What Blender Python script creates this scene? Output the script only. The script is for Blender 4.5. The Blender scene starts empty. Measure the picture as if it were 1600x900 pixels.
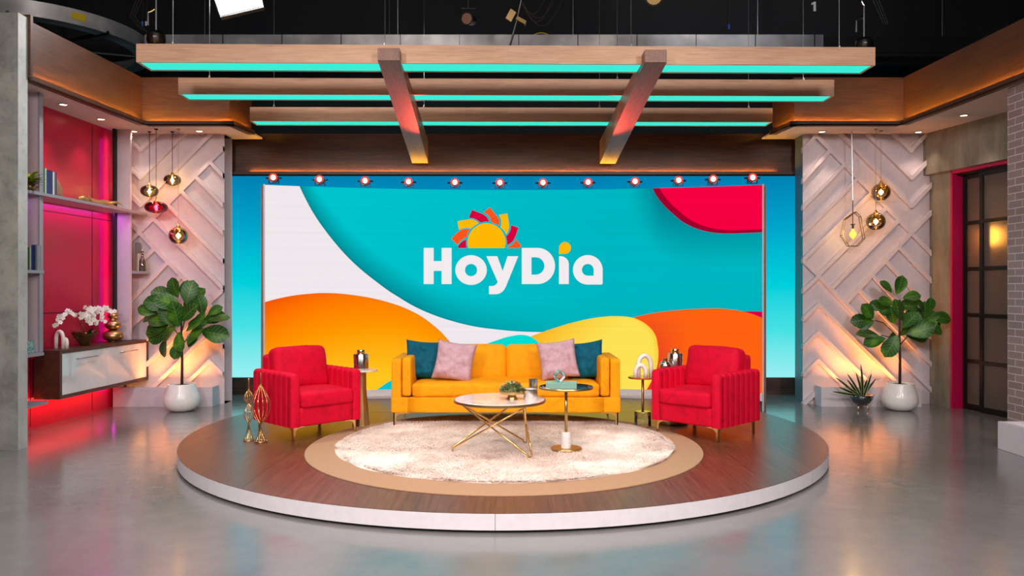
import bpy, bmesh, math, random
from mathutils import Vector, Matrix, noise
random.seed(7)
PI = math.pi
SC = bpy.context.scene
COL = SC.collection
F = 1226.0          # focal length in pixels of the 1600 px wide frame
HC = 1.47           # camera height
# ------------------------------------------------------------------ camera, view, world
cam = bpy.data.cameras.new('camera'); co = bpy.data.objects.new('camera', cam); COL.objects.link(co)
co.location = (0, 0, HC); co.rotation_euler = (PI/2, 0, 0)
cam.sensor_width = 36; cam.lens = 36*F/1600; cam.clip_end = 100
SC.camera = co
SC.view_settings.view_transform = 'Standard'; SC.view_settings.look = 'None'
SC.view_settings.exposure = 0.0; SC.view_settings.gamma = 1; SC.view_settings.use_curve_mapping = False
W = bpy.data.worlds.new('world'); SC.world = W; W.use_nodes = True
W.node_tree.nodes['Background'].inputs[0].default_value = (0.02, 0.02, 0.025, 1)
W.node_tree.nodes['Background'].inputs[1].default_value = 0.3
KEY = 0.5

def srgb(r, g, b):
    f = lambda c: (c/255/12.92 if c/255 <= .04045 else ((c/255+.055)/1.055)**2.4)
    return (f(r), f(g), f(b), 1)

def look(o, target):
    d = Vector(target)-Vector(o.location)
    o.rotation_euler = d.to_track_quat('-Z', 'Y').to_euler()

def light(name, kind, loc, target, energy, color, size=.5, size_y=None, spot=60, blend=.5, spread=None):
    L = bpy.data.lights.new(name, kind); L.energy = energy; L.color = color[:3]
    if kind == 'AREA':
        L.shape = 'RECTANGLE'; L.size = size; L.size_y = size_y or size
        if spread: L.spread = math.radians(spread)
    else:
        L.shadow_soft_size = size
    if kind == 'SPOT':
        L.spot_size = math.radians(spot); L.spot_blend = blend
    o = bpy.data.objects.new(name, L); COL.objects.link(o); o.location = loc
    if target: look(o, target)
    return o

WARMW = (1.0, .86, .76); NEUT = (1.0, .93, .93)
# studio key and fill lights, hung from the grid in front of the set
light('key_light', 'AREA', (-3.4, -.4, 4.15), (-.5, 7.5, 1.0), 430*KEY, NEUT, .7)
light('key_light', 'AREA', (3.4, -.4, 4.15), (.5, 7.5, 1.0), 430*KEY, NEUT, .7)
light('key_light', 'AREA', (0, -.8, 4.2), (0, 8, 2.2), 330*KEY, WARMW, .9)
light('top_light', 'SPOT', (-1.6, 5.2, 6.2), (-1.0, 6.2, 0), 800*KEY, WARMW, .35, spot=62, blend=.8)
light('top_light', 'SPOT', (1.6, 5.2, 6.2), (1.0, 6.2, 0), 800*KEY, WARMW, .35, spot=62, blend=.8)
light('side_light', 'SPOT', (-2.2, 2.0, 4.3), (-4.6, 9.4, 1.0), 260*KEY, NEUT, .3, spot=46, blend=.8)
light('side_light', 'SPOT', (2.2, 2.0, 4.3), (4.6, 9.4, 1.0), 260*KEY, NEUT, .3, spot=46, blend=.8)
light('floor_fill', 'AREA', (0, 1.0, 6.5), (0, 3.2, 0), 260*KEY, NEUT, 5.0, 2.5, spread=100)
light('duct_fill', 'SPOT', (-1.5, 8.5, 6.8), (-1.0, 12.6, 5.3), 120, WARMW, .2, spot=85, blend=1)  # added spot without a fixture, brightens the back duct
light('duct_fill', 'SPOT', (-5.0, 8.0, 6.9), (-7.2, 12.2, 5.4), 80, WARMW, .2, spot=50, blend=1)  # second added spot, no fixture, brightens the ring duct

# ------------------------------------------------------------------ materials
MATS = {}
class NT:
    def __init__(s, name):
        s.m = bpy.data.materials.new(name); s.m.use_nodes = True; s.t = s.m.node_tree; s.n = s.t.nodes
        s.b = s.n['Principled BSDF']; s.out = s.n['Material Output']
    def node(s, typ, **kw):
        n = s.n.new(typ)
        for k, v in kw.items():
            if k.startswith('i_'):
                n.inputs[k[2:].replace('_', ' ')].default_value = v
            else: setattr(n, k, v)
        return n
    def link(s, a, b): s.t.links.new(a, b)
    def math(s, op, a, b=None, c=None, clamp=False):
        n = s.n.new('ShaderNodeMath'); n.operation = op; n.use_clamp = clamp
        for i, v in enumerate((a, b, c)):
            if v is None: continue
            if isinstance(v, (int, float)): n.inputs[i].default_value = v
            else: s.link(v, n.inputs[i])
        return n.outputs[0]
    def mix(s, fac, a, b, blend='MIX'):
        n = s.n.new('ShaderNodeMix'); n.data_type = 'RGBA'; n.blend_type = blend
        for i, v in ((0, fac), (6, a), (7, b)):
            if isinstance(v, (int, float)): n.inputs[i].default_value = v
            elif isinstance(v, tuple): n.inputs[i].default_value = v
            else: s.link(v, n.inputs[i])
        return n.outputs[2]
    def coord(s, scale=(1, 1, 1), kind='Object', rot=(0, 0, 0)):
        c = s.n.new('ShaderNodeTexCoord'); m = s.n.new('ShaderNodeMapping')
        m.inputs['Scale'].default_value = scale; m.inputs['Rotation'].default_value = rot
        s.link(c.outputs[kind], m.inputs['Vector']); return m.outputs[0]
    def noise(s, vec, scale, detail=3, rough=.5, dist=0):
        n = s.n.new('ShaderNodeTexNoise'); n.inputs['Scale'].default_value = scale
        n.inputs['Detail'].default_value = detail; n.inputs['Roughness'].default_value = rough
        n.inputs['Distortion'].default_value = dist
        s.link(vec, n.inputs['Vector']); return n.outputs['Fac']
    def ramp(s, fac, pts):
        n = s.n.new('ShaderNodeValToRGB'); e = n.color_ramp.elements
        while len(e) < len(pts): e.new(.5)
        for i, (p, c) in enumerate(pts): e[i].position = p; e[i].color = c
        s.link(fac, n.inputs[0]); return n.outputs[0]
    def bump(s, h, strength=.2, dist=.01):
        n = s.n.new('ShaderNodeBump'); n.inputs['Strength'].default_value = strength
        n.inputs['Distance'].default_value = dist; s.link(h, n.inputs['Height'])
        s.link(n.outputs[0], s.b.inputs['Normal'])
    def set(s, **kw):
        for k, v in kw.items():
            i = s.b.inputs[k.replace('_', ' ')]
            if hasattr(v, 'is_linked'): s.link(v, i)
            else: i.default_value = v
        return s

def plain(name, col, rough=.5, metal=0, bump=0, bscale=60, **kw):
    t = NT(name); v = t.coord()
    n = t.noise(v, bscale*.3, 2)
    c = t.mix(n, tuple(x*.92 for x in col[:3])+(1,), tuple(min(1, x*1.08) for x in col[:3])+(1,))
    t.set(Base_Color=c, Roughness=rough, Metallic=metal, **kw)
    if bump: t.bump(t.noise(v, bscale, 3), bump, .005)
    return t.m

def emis(name, col, strength):
    t = NT(name); e = t.node('ShaderNodeEmission'); e.inputs[0].default_value = col; e.inputs[1].default_value = strength
    t.link(e.outputs[0], t.out.inputs[0]); return t.m

def wood(name, c1, c2, c3, rough=.4, grain=(1.2, 22, 22), coat=0.0, plank=None):
    t = NT(name); v = t.coord(grain)
    d = t.coord((grain[0]*.5, grain[1]*.12, grain[2]*.12))
    n1 = t.noise(v, 3.2, 5, .65, .6); n2 = t.noise(v, 14, 3, .6); n3 = t.noise(d, 2.2, 3, .5, 1.2)
    a = t.ramp(n1, [(.3, c1), (.55, c2), (.75, c3)])
    k = t.math('MULTIPLY', n2, .35)
    a = t.mix(k, a, c1)
    k3 = t.ramp(n3, [(.35, (0, 0, 0, 1)), (.7, (1, 1, 1, 1))])
    a = t.mix(t.math('MULTIPLY', k3, .35), a, c3)
    if plank:
        br = t.node('ShaderNodeTexBrick'); br.inputs['Scale'].default_value = 1.0
        br.inputs['Mortar Size'].default_value = .0015; br.inputs['Brick Width'].default_value = plank[0]
        br.inputs['Row Height'].default_value = plank[1]; br.inputs['Mortar'].default_value = (.35, .35, .35, 1)
        br.inputs['Color1'].default_value = (.9, .9, .9, 1); br.inputs['Color2'].default_value = (1.05, 1.05, 1.05, 1)
        t.link(t.coord(rot=(0, 0, plank[2])), br.inputs['Vector'])
        a = t.mix(1.0, a, br.outputs['Color'], 'MULTIPLY')
    t.set(Base_Color=a, Roughness=rough, Coat_Weight=coat, Coat_Roughness=.25)
    t.bump(n2, .08, .002)
    return t.m

def velvet(name, col, dark, sheen=.6, bsc=9, bright=None):
    t = NT(name); v = t.coord()
    n = t.noise(v, bsc, 4, .6, 1.5); n2 = t.noise(v, 60, 2)
    c = t.ramp(n, [(.2, tuple(.8*a+.2*b for a, b in zip(dark, col))), (.5, col), (.85, tuple(.5*(a+b) for a, b in zip(bright or col, col)))])
    t.set(Base_Color=c, Roughness=.75, Sheen_Weight=sheen, Sheen_Roughness=.35, Sheen_Tint=col, Specular_IOR_Level=.2)
    t.bump(t.math('ADD', t.math('MULTIPLY', n, 1.0), t.math('MULTIPLY', n2, .15)), .25, .01)
    return t.m

def concrete(name, c1, c2, c3, sc=1.3, stretch=(1, 1, 1)):
    t = NT(name); v = t.coord(stretch)
    n = t.noise(v, sc, 7, .62, .3); n2 = t.noise(v, sc*9, 4, .6); n3 = t.noise(v, sc*2.1, 3, .5)
    c = t.ramp(n, [(.32, c1), (.5, c2), (.68, c3)])
    sp = t.ramp(n2, [(.25, (.55, .55, .55, 1)), (.45, (1, 1, 1, 1))])
    c = t.mix(.55, c, sp, 'MULTIPLY')
    t.set(Base_Color=c, Roughness=.75); t.bump(n2, .15, .004); return t.m

def thinglass(name, tint, gloss=(1, 1, 1, 1), base=.06, rough=.0, clear=None):
    t = NT(name); tr = t.node('ShaderNodeBsdfTransparent'); tr.inputs[0].default_value = tint
    g = t.node('ShaderNodeBsdfGlossy'); g.inputs[0].default_value = gloss; g.inputs['Roughness'].default_value = rough
    lw = t.node('ShaderNodeLayerWeight'); lw.inputs[0].default_value = .35
    f = t.math('ADD', lw.outputs['Fresnel'], base, clamp=True)
    if clear:   # metallised upper half that fades to clear glass (clear = z where it fades, width)
        tc = t.node('ShaderNodeTexCoord'); sp = t.node('ShaderNodeSeparateXYZ'); t.link(tc.outputs['Object'], sp.inputs[0])
        mr = t.node('ShaderNodeMapRange'); mr.inputs[1].default_value = clear[0]-clear[1]; mr.inputs[2].default_value = clear[0]+clear[1]
        t.link(sp.outputs[2], mr.inputs[0])
        f = t.math('ADD', f, t.math('MULTIPLY', mr.outputs[0], .42), clamp=True)
        gc = t.mix(mr.outputs[0], (1, 1, 1, 1), gloss); t.link(gc, g.inputs[0])
        tcol = t.mix(mr.outputs[0], (.95, .93, .88, 1), tint); t.link(tcol, tr.inputs[0])
    m = t.node('ShaderNodeMixShader'); t.link(f, m.inputs[0]); t.link(tr.outputs[0], m.inputs[1]); t.link(g.outputs[0], m.inputs[2])
    t.link(m.outputs[0], t.out.inputs[0]); return t.m

def make_mats():
    M = MATS
    M['black'] = plain('black_paint', (.006, .006, .007, 1), .6)
    M['blackwall'] = plain('black_drape', (.009, .009, .011, 1), .9)
    M['blackmetal'] = plain('black_metal', (.02, .018, .018, 1), .35, .6)
    M['steel'] = plain('steel', (.55, .55, .57, 1), .3, 1)
    M['darksteel'] = plain('dark_steel', (.12, .12, .13, 1), .35, 1)
    t = NT('galvanised_sheet'); v = t.coord((1, 1, 1)); n = t.noise(v, 1.1, 3, .6)
    c = t.ramp(n, [(.3, (.22, .22, .24, 1)), (.55, (.45, .45, .47, 1)), (.7, (.8, .76, .72, 1))])
    t.set(Base_Color=c, Roughness=.4, Metallic=.45); M['duct'] = t.m
    M['yellow_tag'] = plain('yellow_sticker', srgb(200, 170, 10), .5)
    # polished concrete floor
    t = NT('polished_floor'); v = t.coord(); n = t.noise(v, .55, 5, .6, .4); n2 = t.noise(v, 7, 5, .65); n3 = t.noise(v, 60, 2)
    c = t.ramp(n, [(.3, srgb(108, 106, 106)), (.5, srgb(122, 120, 120)), (.7, srgb(133, 131, 130))])
    c = t.mix(.35, c, t.ramp(n2, [(.3, (.75, .75, .75, 1)), (.6, (1, 1, 1, 1))]), 'MULTIPLY')
    r = t.ramp(n2, [(.3, (.13, .13, .13, 1)), (.7, (.24, .24, .24, 1))])
    t.set(Base_Color=c, Roughness=r, Specular_IOR_Level=.62, Coat_Weight=.35, Coat_Roughness=.16)
    M['floor'] = t.m
    M['stage_wood'] = wood('stage_wood', srgb(62, 34, 24), srgb(104, 62, 44), srgb(136, 86, 62), .33, (22, 1.1, 22), .2)
    M['fascia_wood'] = wood('fascia_wood', srgb(38, 20, 13), srgb(70, 41, 28), srgb(96, 60, 42), .45, (1.0, 20, 20))
    M['light_wood'] = wood('light_wood', srgb(160, 118, 88), srgb(194, 150, 118), srgb(214, 172, 140), .45, (1.0, 24, 24))
    M['walnut'] = wood('walnut', srgb(48, 28, 20), srgb(84, 50, 36), srgb(110, 70, 50), .38, (1.3, 20, 20))
    M['walnut_end'] = wood('walnut_end', srgb(48, 28, 20), srgb(84, 50, 36), srgb(110, 70, 50), .4, (20, 20, 1.3))
    M['white_paint'] = plain('white_paint', srgb(226, 220, 224), .4)
    M['plaster'] = plain('soffit_plaster', srgb(196, 184, 184), .75, bump=.05, bscale=80)
    M['lilac'] = plain('pale_lilac_paint', srgb(206, 192, 200), .5)
    M['greyedge'] = plain('grey_edge', srgb(150, 150, 160), .4)
    M['panel'] = plain('panel_paint', srgb(212, 198, 204), .5)
    M['ledge'] = concrete('ledge_paint', srgb(196, 186, 196), srgb(210, 200, 208), srgb(218, 208, 214), .8)
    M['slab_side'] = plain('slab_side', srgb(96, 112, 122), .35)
    M['concrete'] = concrete('concrete', srgb(98, 98, 90), srgb(134, 134, 126), srgb(158, 157, 149), 1.9)
    M['concrete_lit_side'] = concrete('concrete_lit_side', srgb(150, 154, 154), srgb(172, 176, 176), srgb(190, 192, 190), 2)  # lighter copy of the concrete; light on the pier's side is painted in
    M['concrete_warm'] = concrete('concrete_warm', srgb(104, 98, 86), srgb(136, 128, 114), srgb(158, 150, 134), 1.3, (2, 2, .6))
    M['redwall'] = plain('crimson_panel', srgb(190, 16, 60), .3)
    M['pink_frame'] = plain('magenta_frame', srgb(205, 8, 84), .4)
    M['carpet'] = plain('beige_carpet', srgb(176, 138, 106), .95, bump=.3, bscale=120)
    t = NT('shag_pile'); v = t.coord(); n = t.noise(v, 3.0, 5, .65, .8); n2 = t.noise(v, 16, 3)
    c = t.ramp(n, [(.3, srgb(218, 192, 178)), (.5, srgb(242, 226, 216)), (.7, srgb(252, 243, 236))])
    t.set(Base_Color=t.mix(t.math('MULTIPLY', n2, .25), c, srgb(214, 184, 168)), Roughness=.9, Sheen_Weight=.3); M['shag'] = t.m
    M['red_velvet'] = velvet('crimson_velvet', srgb(214, 0, 46), srgb(172, 0, 35), .10, 7, srgb(222, 4, 56))
    M['yellow_velvet'] = velvet('mustard_velvet', srgb(240, 160, 8), srgb(216, 132, 2), .08, 6, srgb(246, 172, 20))
    M['teal_velvet'] = velvet('teal_velvet', srgb(0, 88, 112), srgb(0, 52, 76), .5, 11, srgb(10, 112, 134))
    M['pink_velvet'] = velvet('blush_velvet', srgb(198, 160, 170), srgb(168, 124, 138), .4, 13, srgb(220, 188, 194))
    M['gold'] = plain('brushed_gold', (.83, .56, .22, 1), .22, 1)
    M['dark_gold'] = plain('antique_brass', (.60, .40, .17, 1), .34, 1)
    M['copper'] = plain('copper', (.9, .5, .35, 1), .25, 1)
    M['chrome'] = plain('mercury_glass', (.8, .78, .77, 1), .22, 1)
    M['smoked_mirror'] = plain('smoked_mirror', (.74, .66, .62, 1), .2, 1)
    M['ceramic'] = plain('white_ceramic', srgb(236, 228, 220), .3)
    M['pot'] = plain('white_pot', srgb(236, 230, 226), .28, Coat_Weight=.3)
    M['soil'] = plain('moss_soil', srgb(84, 84, 30), .95, bump=.6, bscale=60)
    M['bark'] = plain('bark', srgb(66, 44, 32), .8, bump=.3)
    t = NT('fiddle_leaf'); v = t.coord(kind='UV'); n = t.noise(t.coord(), 6, 2)
    sp = t.node('ShaderNodeSeparateXYZ'); t.link(v, sp.inputs[0])
    ax = t.math('ABSOLUTE', t.math('SUBTRACT', sp.outputs[0], .5))
    vein = t.math('LESS_THAN', ax, .018)
    side = t.math('LESS_THAN', t.math('FRACT', t.math('ADD', t.math('MULTIPLY', sp.outputs[1], 7), t.math('MULTIPLY', ax, -3.5))), .09)
    c = t.ramp(n, [(.3, srgb(18, 60, 12)), (.55, srgb(40, 94, 18)), (.75, srgb(96, 146, 34))])
    c = t.mix(t.math('MULTIPLY', t.math('MAXIMUM', vein, side), .45), c, srgb(150, 180, 90))
    t.set(Base_Color=c, Roughness=.38, Specular_IOR_Level=.35); M['leaf'] = t.m
    M['dark_leaf'] = plain('dark_leaf', srgb(34, 74, 34), .35)
    t = NT('variegated_leaf'); v = t.coord(kind='UV'); sp = t.node('ShaderNodeSeparateXYZ'); t.link(v, sp.inputs[0])
    ax = t.math('ABSOLUTE', t.math('SUBTRACT', sp.outputs[0], .5))
    c = t.mix(t.math('GREATER_THAN', ax, .36), srgb(24, 52, 34), srgb(196, 190, 130)); t.set(Base_Color=c, Roughness=.4); M['agave'] = t.m
    t = NT('croton_leaf'); n = t.noise(t.coord(), 22, 3)
    c = t.ramp(n, [(.4, srgb(40, 84, 20)), (.5, srgb(110, 140, 30)), (.62, srgb(214, 200, 50)), (.72, srgb(150, 50, 20))])
    t.set(Base_Color=c, Roughness=.35); M['croton'] = t.m
    M['petal'] = plain('white_petal', srgb(250, 244, 238), .6, Subsurface_Weight=0.0)
    M['pollen'] = plain('yellow_centre', srgb(226, 180, 40), .6)
    M['stem'] = plain('flower_stem', srgb(74, 70, 36), .6)
    M['bronze'] = plain('bronze_bowl', (.22, .14, .06, 1), .3, .9)
    M['dusty_leaf'] = plain('sage_leaf', srgb(150, 170, 120), .6)
    M['rusty'] = plain('rust_cone', srgb(140, 60, 40), .6)
    # marble
    for nm, base, vein in (('marble', srgb(238, 230, 226), srgb(176, 142, 116)), ('marble_white', srgb(240, 236, 232), srgb(190, 180, 174))):
        t = NT(nm); v = t.coord((1, 1, 1), rot=(0, 0, .6)); n = t.noise(v, 3.0, 6, .6, 2.2)
        k = t.math('MULTIPLY', t.math('ABSOLUTE', t.math('SUBTRACT', n, .5)), 12, clamp=True)
        n2 = t.noise(v, 5, 3)
        c = t.mix(k, vein, base); c = t.mix(t.math('MULTIPLY', n2, .6), base, c)
        t.set(Base_Color=c, Roughness=.12, Coat_Weight=.4, Coat_Roughness=.05); M[nm] = t.m
    M['tray'] = plain('black_glass_tray', (.02, .025, .03, 1), .05, 0, Specular_IOR_Level=.9, Coat_Weight=1.0)
    M['door_gloss'] = plain('gloss_white', srgb(226, 226, 230), .08, Coat_Weight=.6, Coat_Roughness=.03)
    M['acrylic'] = thinglass('clear_acrylic', (.93, .93, .92, 1), base=.08)
    M['orange_acrylic'] = thinglass('orange_acrylic', (.95, .35, .2, 1), base=.08)
    M['clear_glass'] = thinglass('clear_glass', (.92, .95, .95, 1), base=.05)
    M['smoke_glass'] = thinglass('smoke_glass', (.50, .50, .34, 1), (1, .95, .8, 1), base=.08)
    M['red_glass'] = thinglass('red_glass', (.75, .02, .10, 1), (1, .4, .5, 1), base=.10)
    M['gold_globe'] = thinglass('gold_mirrored_glass', (.80, .55, .22, 1), (1.0, .74, .36, 1), base=.03, rough=.02, clear=(-.03, .045))
    M['bulb_glass'] = emis('warm_bulb', (1, .62, .22, 1), 9)
    M['amber_bulb'] = emis('amber_bulb', (1, .45, .05, 1), 3)
    M['filament'] = emis('filament', (1, .8, .45, 1), 28)
    M['downlight_lens'] = emis('downlight_lens', (1, .86, .66, 1), 9)
    M['panel_led'] = emis('softbox_led', (1, .98, .96, 1), 10)
    M['teal_led'] = emis('teal_light_panel', srgb(62, 236, 214), 1.0)
    M['orange_led'] = emis('orange_led_strip', (1, .46, .04, 1), 170)
    M['orange_led_dim'] = emis('orange_led_strip_back', (1, .42, .03, 1), 100)
    M['amber_led'] = emis('amber_led_strip', (1, .42, .05, 1), 4)
    M['magenta_led'] = emis('magenta_led_strip', (1, .02, .42, 1), 5)
    M['violet_led'] = emis('violet_led_strip', (1, .12, .8, 1), 5)
    M['red_led'] = emis('red_led_strip', (1, .02, .02, 1), 8)
    M['par_lens'] = emis('par_lens', (1, .72, .6, 1), 5)
    M['par_rim'] = emis('par_red_rim', (1, .035, .02, 1), 1.5)
    # LED backdrop: the picture on it is a blue to pale cyan gradient
    t = NT('led_backdrop_picture'); tc = t.node('ShaderNodeTexCoord'); sp = t.node('ShaderNodeSeparateXYZ'); t.link(tc.outputs['Generated'], sp.inputs[0])
    nz = t.noise(t.coord((1, 1, .3)), 1.2, 2)
    zz = t.math('ADD', sp.outputs[2], t.math('MULTIPLY', t.math('SUBTRACT', nz, .5), .10))
    c = t.ramp(zz, [(0, srgb(150, 238, 240)), (.22, srgb(70, 225, 228)), (.42, srgb(0, 208, 220)), (.72, srgb(0, 160, 200)), (1, srgb(0, 116, 172))])
    e = t.node('ShaderNodeEmission'); t.link(c, e.inputs[0]); t.link(e.outputs[0], t.out.inputs[0]); M['backdrop'] = t.m
    # brick
    t = NT('glazed_brick'); br = t.node('ShaderNodeTexBrick'); v = t.coord(kind='UV'); t.link(v, br.inputs['Vector'])
    br.inputs['Scale'].default_value = 1; br.inputs['Brick Width'].default_value = .215; br.inputs['Row Height'].default_value = .0725
    br.inputs['Mortar Size'].default_value = .0045; br.inputs['Color1'].default_value = srgb(140, 114, 112); br.inputs['Color2'].default_value = srgb(156, 130, 128)
    br.inputs['Mortar'].default_value = srgb(206, 198, 200)
    n = t.noise(t.coord(), 18, 4)
    t.set(Base_Color=t.mix(t.math('MULTIPLY', n, .3), br.outputs['Color'], srgb(130, 108, 106)), Roughness=.45)
    t.bump(t.math('MULTIPLY', br.outputs['Fac'], -1), .4, .004); M['brick'] = t.m
    # frosted glass
    t = NT('frosted_glass'); t.set(Base_Color=(.75, .62, .56, 1), Roughness=.36, Transmission_Weight=.9, IOR=1.3); M['frosted'] = t.m
    M['curtain'] = plain('tan_curtain', srgb(150, 108, 64), .9)
    M['lamp_amber'] = emis('amber_lamp', (1, .48, .06, 1), 6)
    for nm, c in (('book_green', (60, 120, 84)), ('book_navy', (34, 62, 108)), ('book_white', (222, 218, 216)), ('book_teal', (30, 104, 126)),
                  ('book_blue', (30, 84, 150)), ('book_lime', (60, 150, 70)), ('book_grey', (130, 134, 140)), ('book_gold', (190, 150, 80)),
                  ('book_mint', (134, 176, 158)), ('page', (236, 230, 220)), ('stone', (140, 110, 80)), ('book_pink', (214, 190, 196)), ('cord', (40, 34, 30)), ('blue_plug', (30, 80, 190)), ('white_plug', (200, 200, 200)), ('red_dot', (220, 30, 30)), ('cable_yellow', (190, 160, 20))):
        M[nm] = plain(nm, srgb(*c), .55)
    t = NT('patterned_box'); n = t.noise(t.coord(), 45, 2); c = t.ramp(n, [(.42, srgb(20, 110, 130)), (.5, srgb(190, 210, 200)), (.6, srgb(60, 150, 160))]); t.set(Base_Color=c, Roughness=.5); M['pattern_box'] = t.m
    M['logo_white'] = emis('logo_white', srgb(243, 235, 238), 1)
    M['logo_yellow'] = emis('logo_yellow', srgb(255, 184, 4), 1)
    M['logo_orange'] = emis('logo_orange', srgb(255, 84, 28), 1)
    M['logo_crimson'] = emis('logo_crimson', srgb(216, 2, 62), 1)
    M['gold_drift'] = plain('gold_driftwood', (.62, .40, .16, 1), .4, .8, bump=.5, bscale=40)
    M['screen_back'] = plain('screen_cabinet', srgb(150, 126, 124), .5)
    M['screen_edge'] = plain('screen_edge', srgb(206, 200, 200), .4)
make_mats()
M = MATS

# ------------------------------------------------------------------ mesh helpers
def finish(name, bm, mat, parent=None, smooth=False, loc=(0, 0, 0), rot=(0, 0, 0), bev=0, autos=None, mats=None):
    bmesh.ops.recalc_face_normals(bm, faces=bm.faces)
    me = bpy.data.meshes.new(name); bm.to_mesh(me); bm.free()
    for m in (mats or [mat]): me.materials.append(m)
    if smooth or autos:
        for p in me.polygons: p.use_smooth = True
    if autos:
        try: me.set_sharp_from_angle(angle=math.radians(autos))
        except Exception: pass
    o = bpy.data.objects.new(name, me); COL.objects.link(o)
    o.location = loc; o.rotation_euler = rot
    if parent: o.parent = parent
    if bev:
        b = o.modifiers.new('bevel', 'BEVEL'); b.width = bev; b.segments = 2; b.limit_method = 'ANGLE'
    return o

def tag(o, label, cat, group=None, kind=None):
    o['label'] = label; o['category'] = cat
    if group: o['group'] = group
    if kind: o['kind'] = kind
    return o

def struct(o): o['kind'] = 'structure'; return o

def empty(name, loc, rz=0, label=None, cat=None, group=None):
    o = bpy.data.objects.new(name, None); COL.objects.link(o); o.empty_display_size = .1
    o.location = loc; o.rotation_euler = (0, 0, rz)
    if label: tag(o, label, cat, group)
    return o

def copy_tree(o, parent=None):
    c = o.copy(); COL.objects.link(c)
    if parent: c.parent = parent
    for ch in [x for x in bpy.data.objects if x.parent == o]: copy_tree(ch, c)
    return c

def box(bm, c, s, rz=0, mi=0):
    m = Matrix.Translation(c) @ Matrix.Rotation(rz, 4, 'Z') @ Matrix.Diagonal((s[0], s[1], s[2], 1))
    r = bmesh.ops.create_cube(bm, size=1, matrix=m)
    for f in {f for v in r['verts'] for f in v.link_faces}: f.material_index = mi
    return r['verts']

def bx(bm, x0, x1, y0, y1, z0, z1, mi=0):
    return box(bm, ((x0+x1)/2, (y0+y1)/2, (z0+z1)/2), (abs(x1-x0), abs(y1-y0), abs(z1-z0)), 0, mi)

def prism(bm, pts, z0, z1):
    lo = [bm.verts.new((x, y, z0)) for x, y in pts]; hi = [bm.verts.new((x, y, z1)) for x, y in pts]
    n = len(pts); bm.faces.new(lo[::-1]); bm.faces.new(hi)
    for i in range(n): bm.faces.new((lo[i], lo[(i+1) % n], hi[(i+1) % n], hi[i]))

def lathe(bm, prof, seg=32, c=(0, 0, 0), sx=1, sy=1, closed=False):
    rings = []
    for r, z in prof:
        if r < 1e-6: rings.append([bm.verts.new((c[0], c[1], c[2]+z))])
        else: rings.append([bm.verts.new((c[0]+sx*r*math.cos(2*PI*i/seg), c[1]+sy*r*math.sin(2*PI*i/seg), c[2]+z)) for i in range(seg)])
    for a, b in zip(rings, rings[1:]):
        for i in range(seg):
            j = (i+1) % seg
            if len(a) == 1 and len(b) == 1: continue
            if len(a) == 1: bm.faces.new((a[0], b[j], b[i]))
            elif len(b) == 1: bm.faces.new((a[i], a[j], b[0]))
            else: bm.faces.new((a[i], a[j], b[j], b[i]))

def tube(bm, path, r, seg=8, cap=True):
    path = [Vector(p) for p in path]; n = len(path)
    rr = r if isinstance(r, (list, tuple)) else [r]*n
    t0 = (path[1]-path[0]).normalized()
    up = Vector((0, 0, 1)) if abs(t0.z) < .9 else Vector((1, 0, 0))
    u = t0.cross(up).normalized(); rings = []
    for i in range(n):
        t = (path[min(i+1, n-1)]-path[max(i-1, 0)]).normalized()
        u = (u-t*u.dot(t)).normalized(); w = t.cross(u)
        rings.append([bm.verts.new(path[i]+(u*math.cos(2*PI*k/seg)+w*math.sin(2*PI*k/seg))*rr[i]) for k in range(seg)])
    for a, b in zip(rings, rings[1:]):
        for k in range(seg): bm.faces.new((a[k], a[(k+1) % seg], b[(k+1) % seg], b[k]))
    if cap: bm.faces.new(rings[0][::-1]); bm.faces.new(rings[-1])

def cushion(bm, c, half, r, puff=(0, 0, 0), n=10, wob=0, seed=0):
    """rounded, slightly swollen box"""
    n0 = len(bm.verts)
    r_ = bmesh.ops.create_cube(bm, size=2)
    es = list({e for v in r_['verts'] for e in v.link_edges})
    bmesh.ops.subdivide_edges(bm, edges=es, cuts=n, use_grid_fill=True)
    bm.verts.ensure_lookup_table(); allv = bm.verts[n0:]
    for v in allv:
        p = [math.sin(x*PI/2*.75)/math.sin(PI/2*.75) for x in v.co]
        q = [p[i]*half[i] for i in range(3)]
        inn = Vector([max(-(half[i]-r), min(half[i]-r, q[i])) for i in range(3)])
        d = Vector(q)-inn
        if d.length > 1e-6: q = inn+d.normalized()*min(r, d.length if d.length < r else r) if d.length > r else Vector(q)
        q = Vector(q)
        for i in range(3):
            j, k = (i+1) % 3, (i+2) % 3
            q[i] += math.copysign(1, p[i])*puff[i]*(1-p[j]**2)*(1-p[k]**2)*abs(p[i])
        if wob: q += noise.noise_vector(q*9+Vector((seed, seed, 0)))*wob
        v.co = q+Vector(c)

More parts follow.
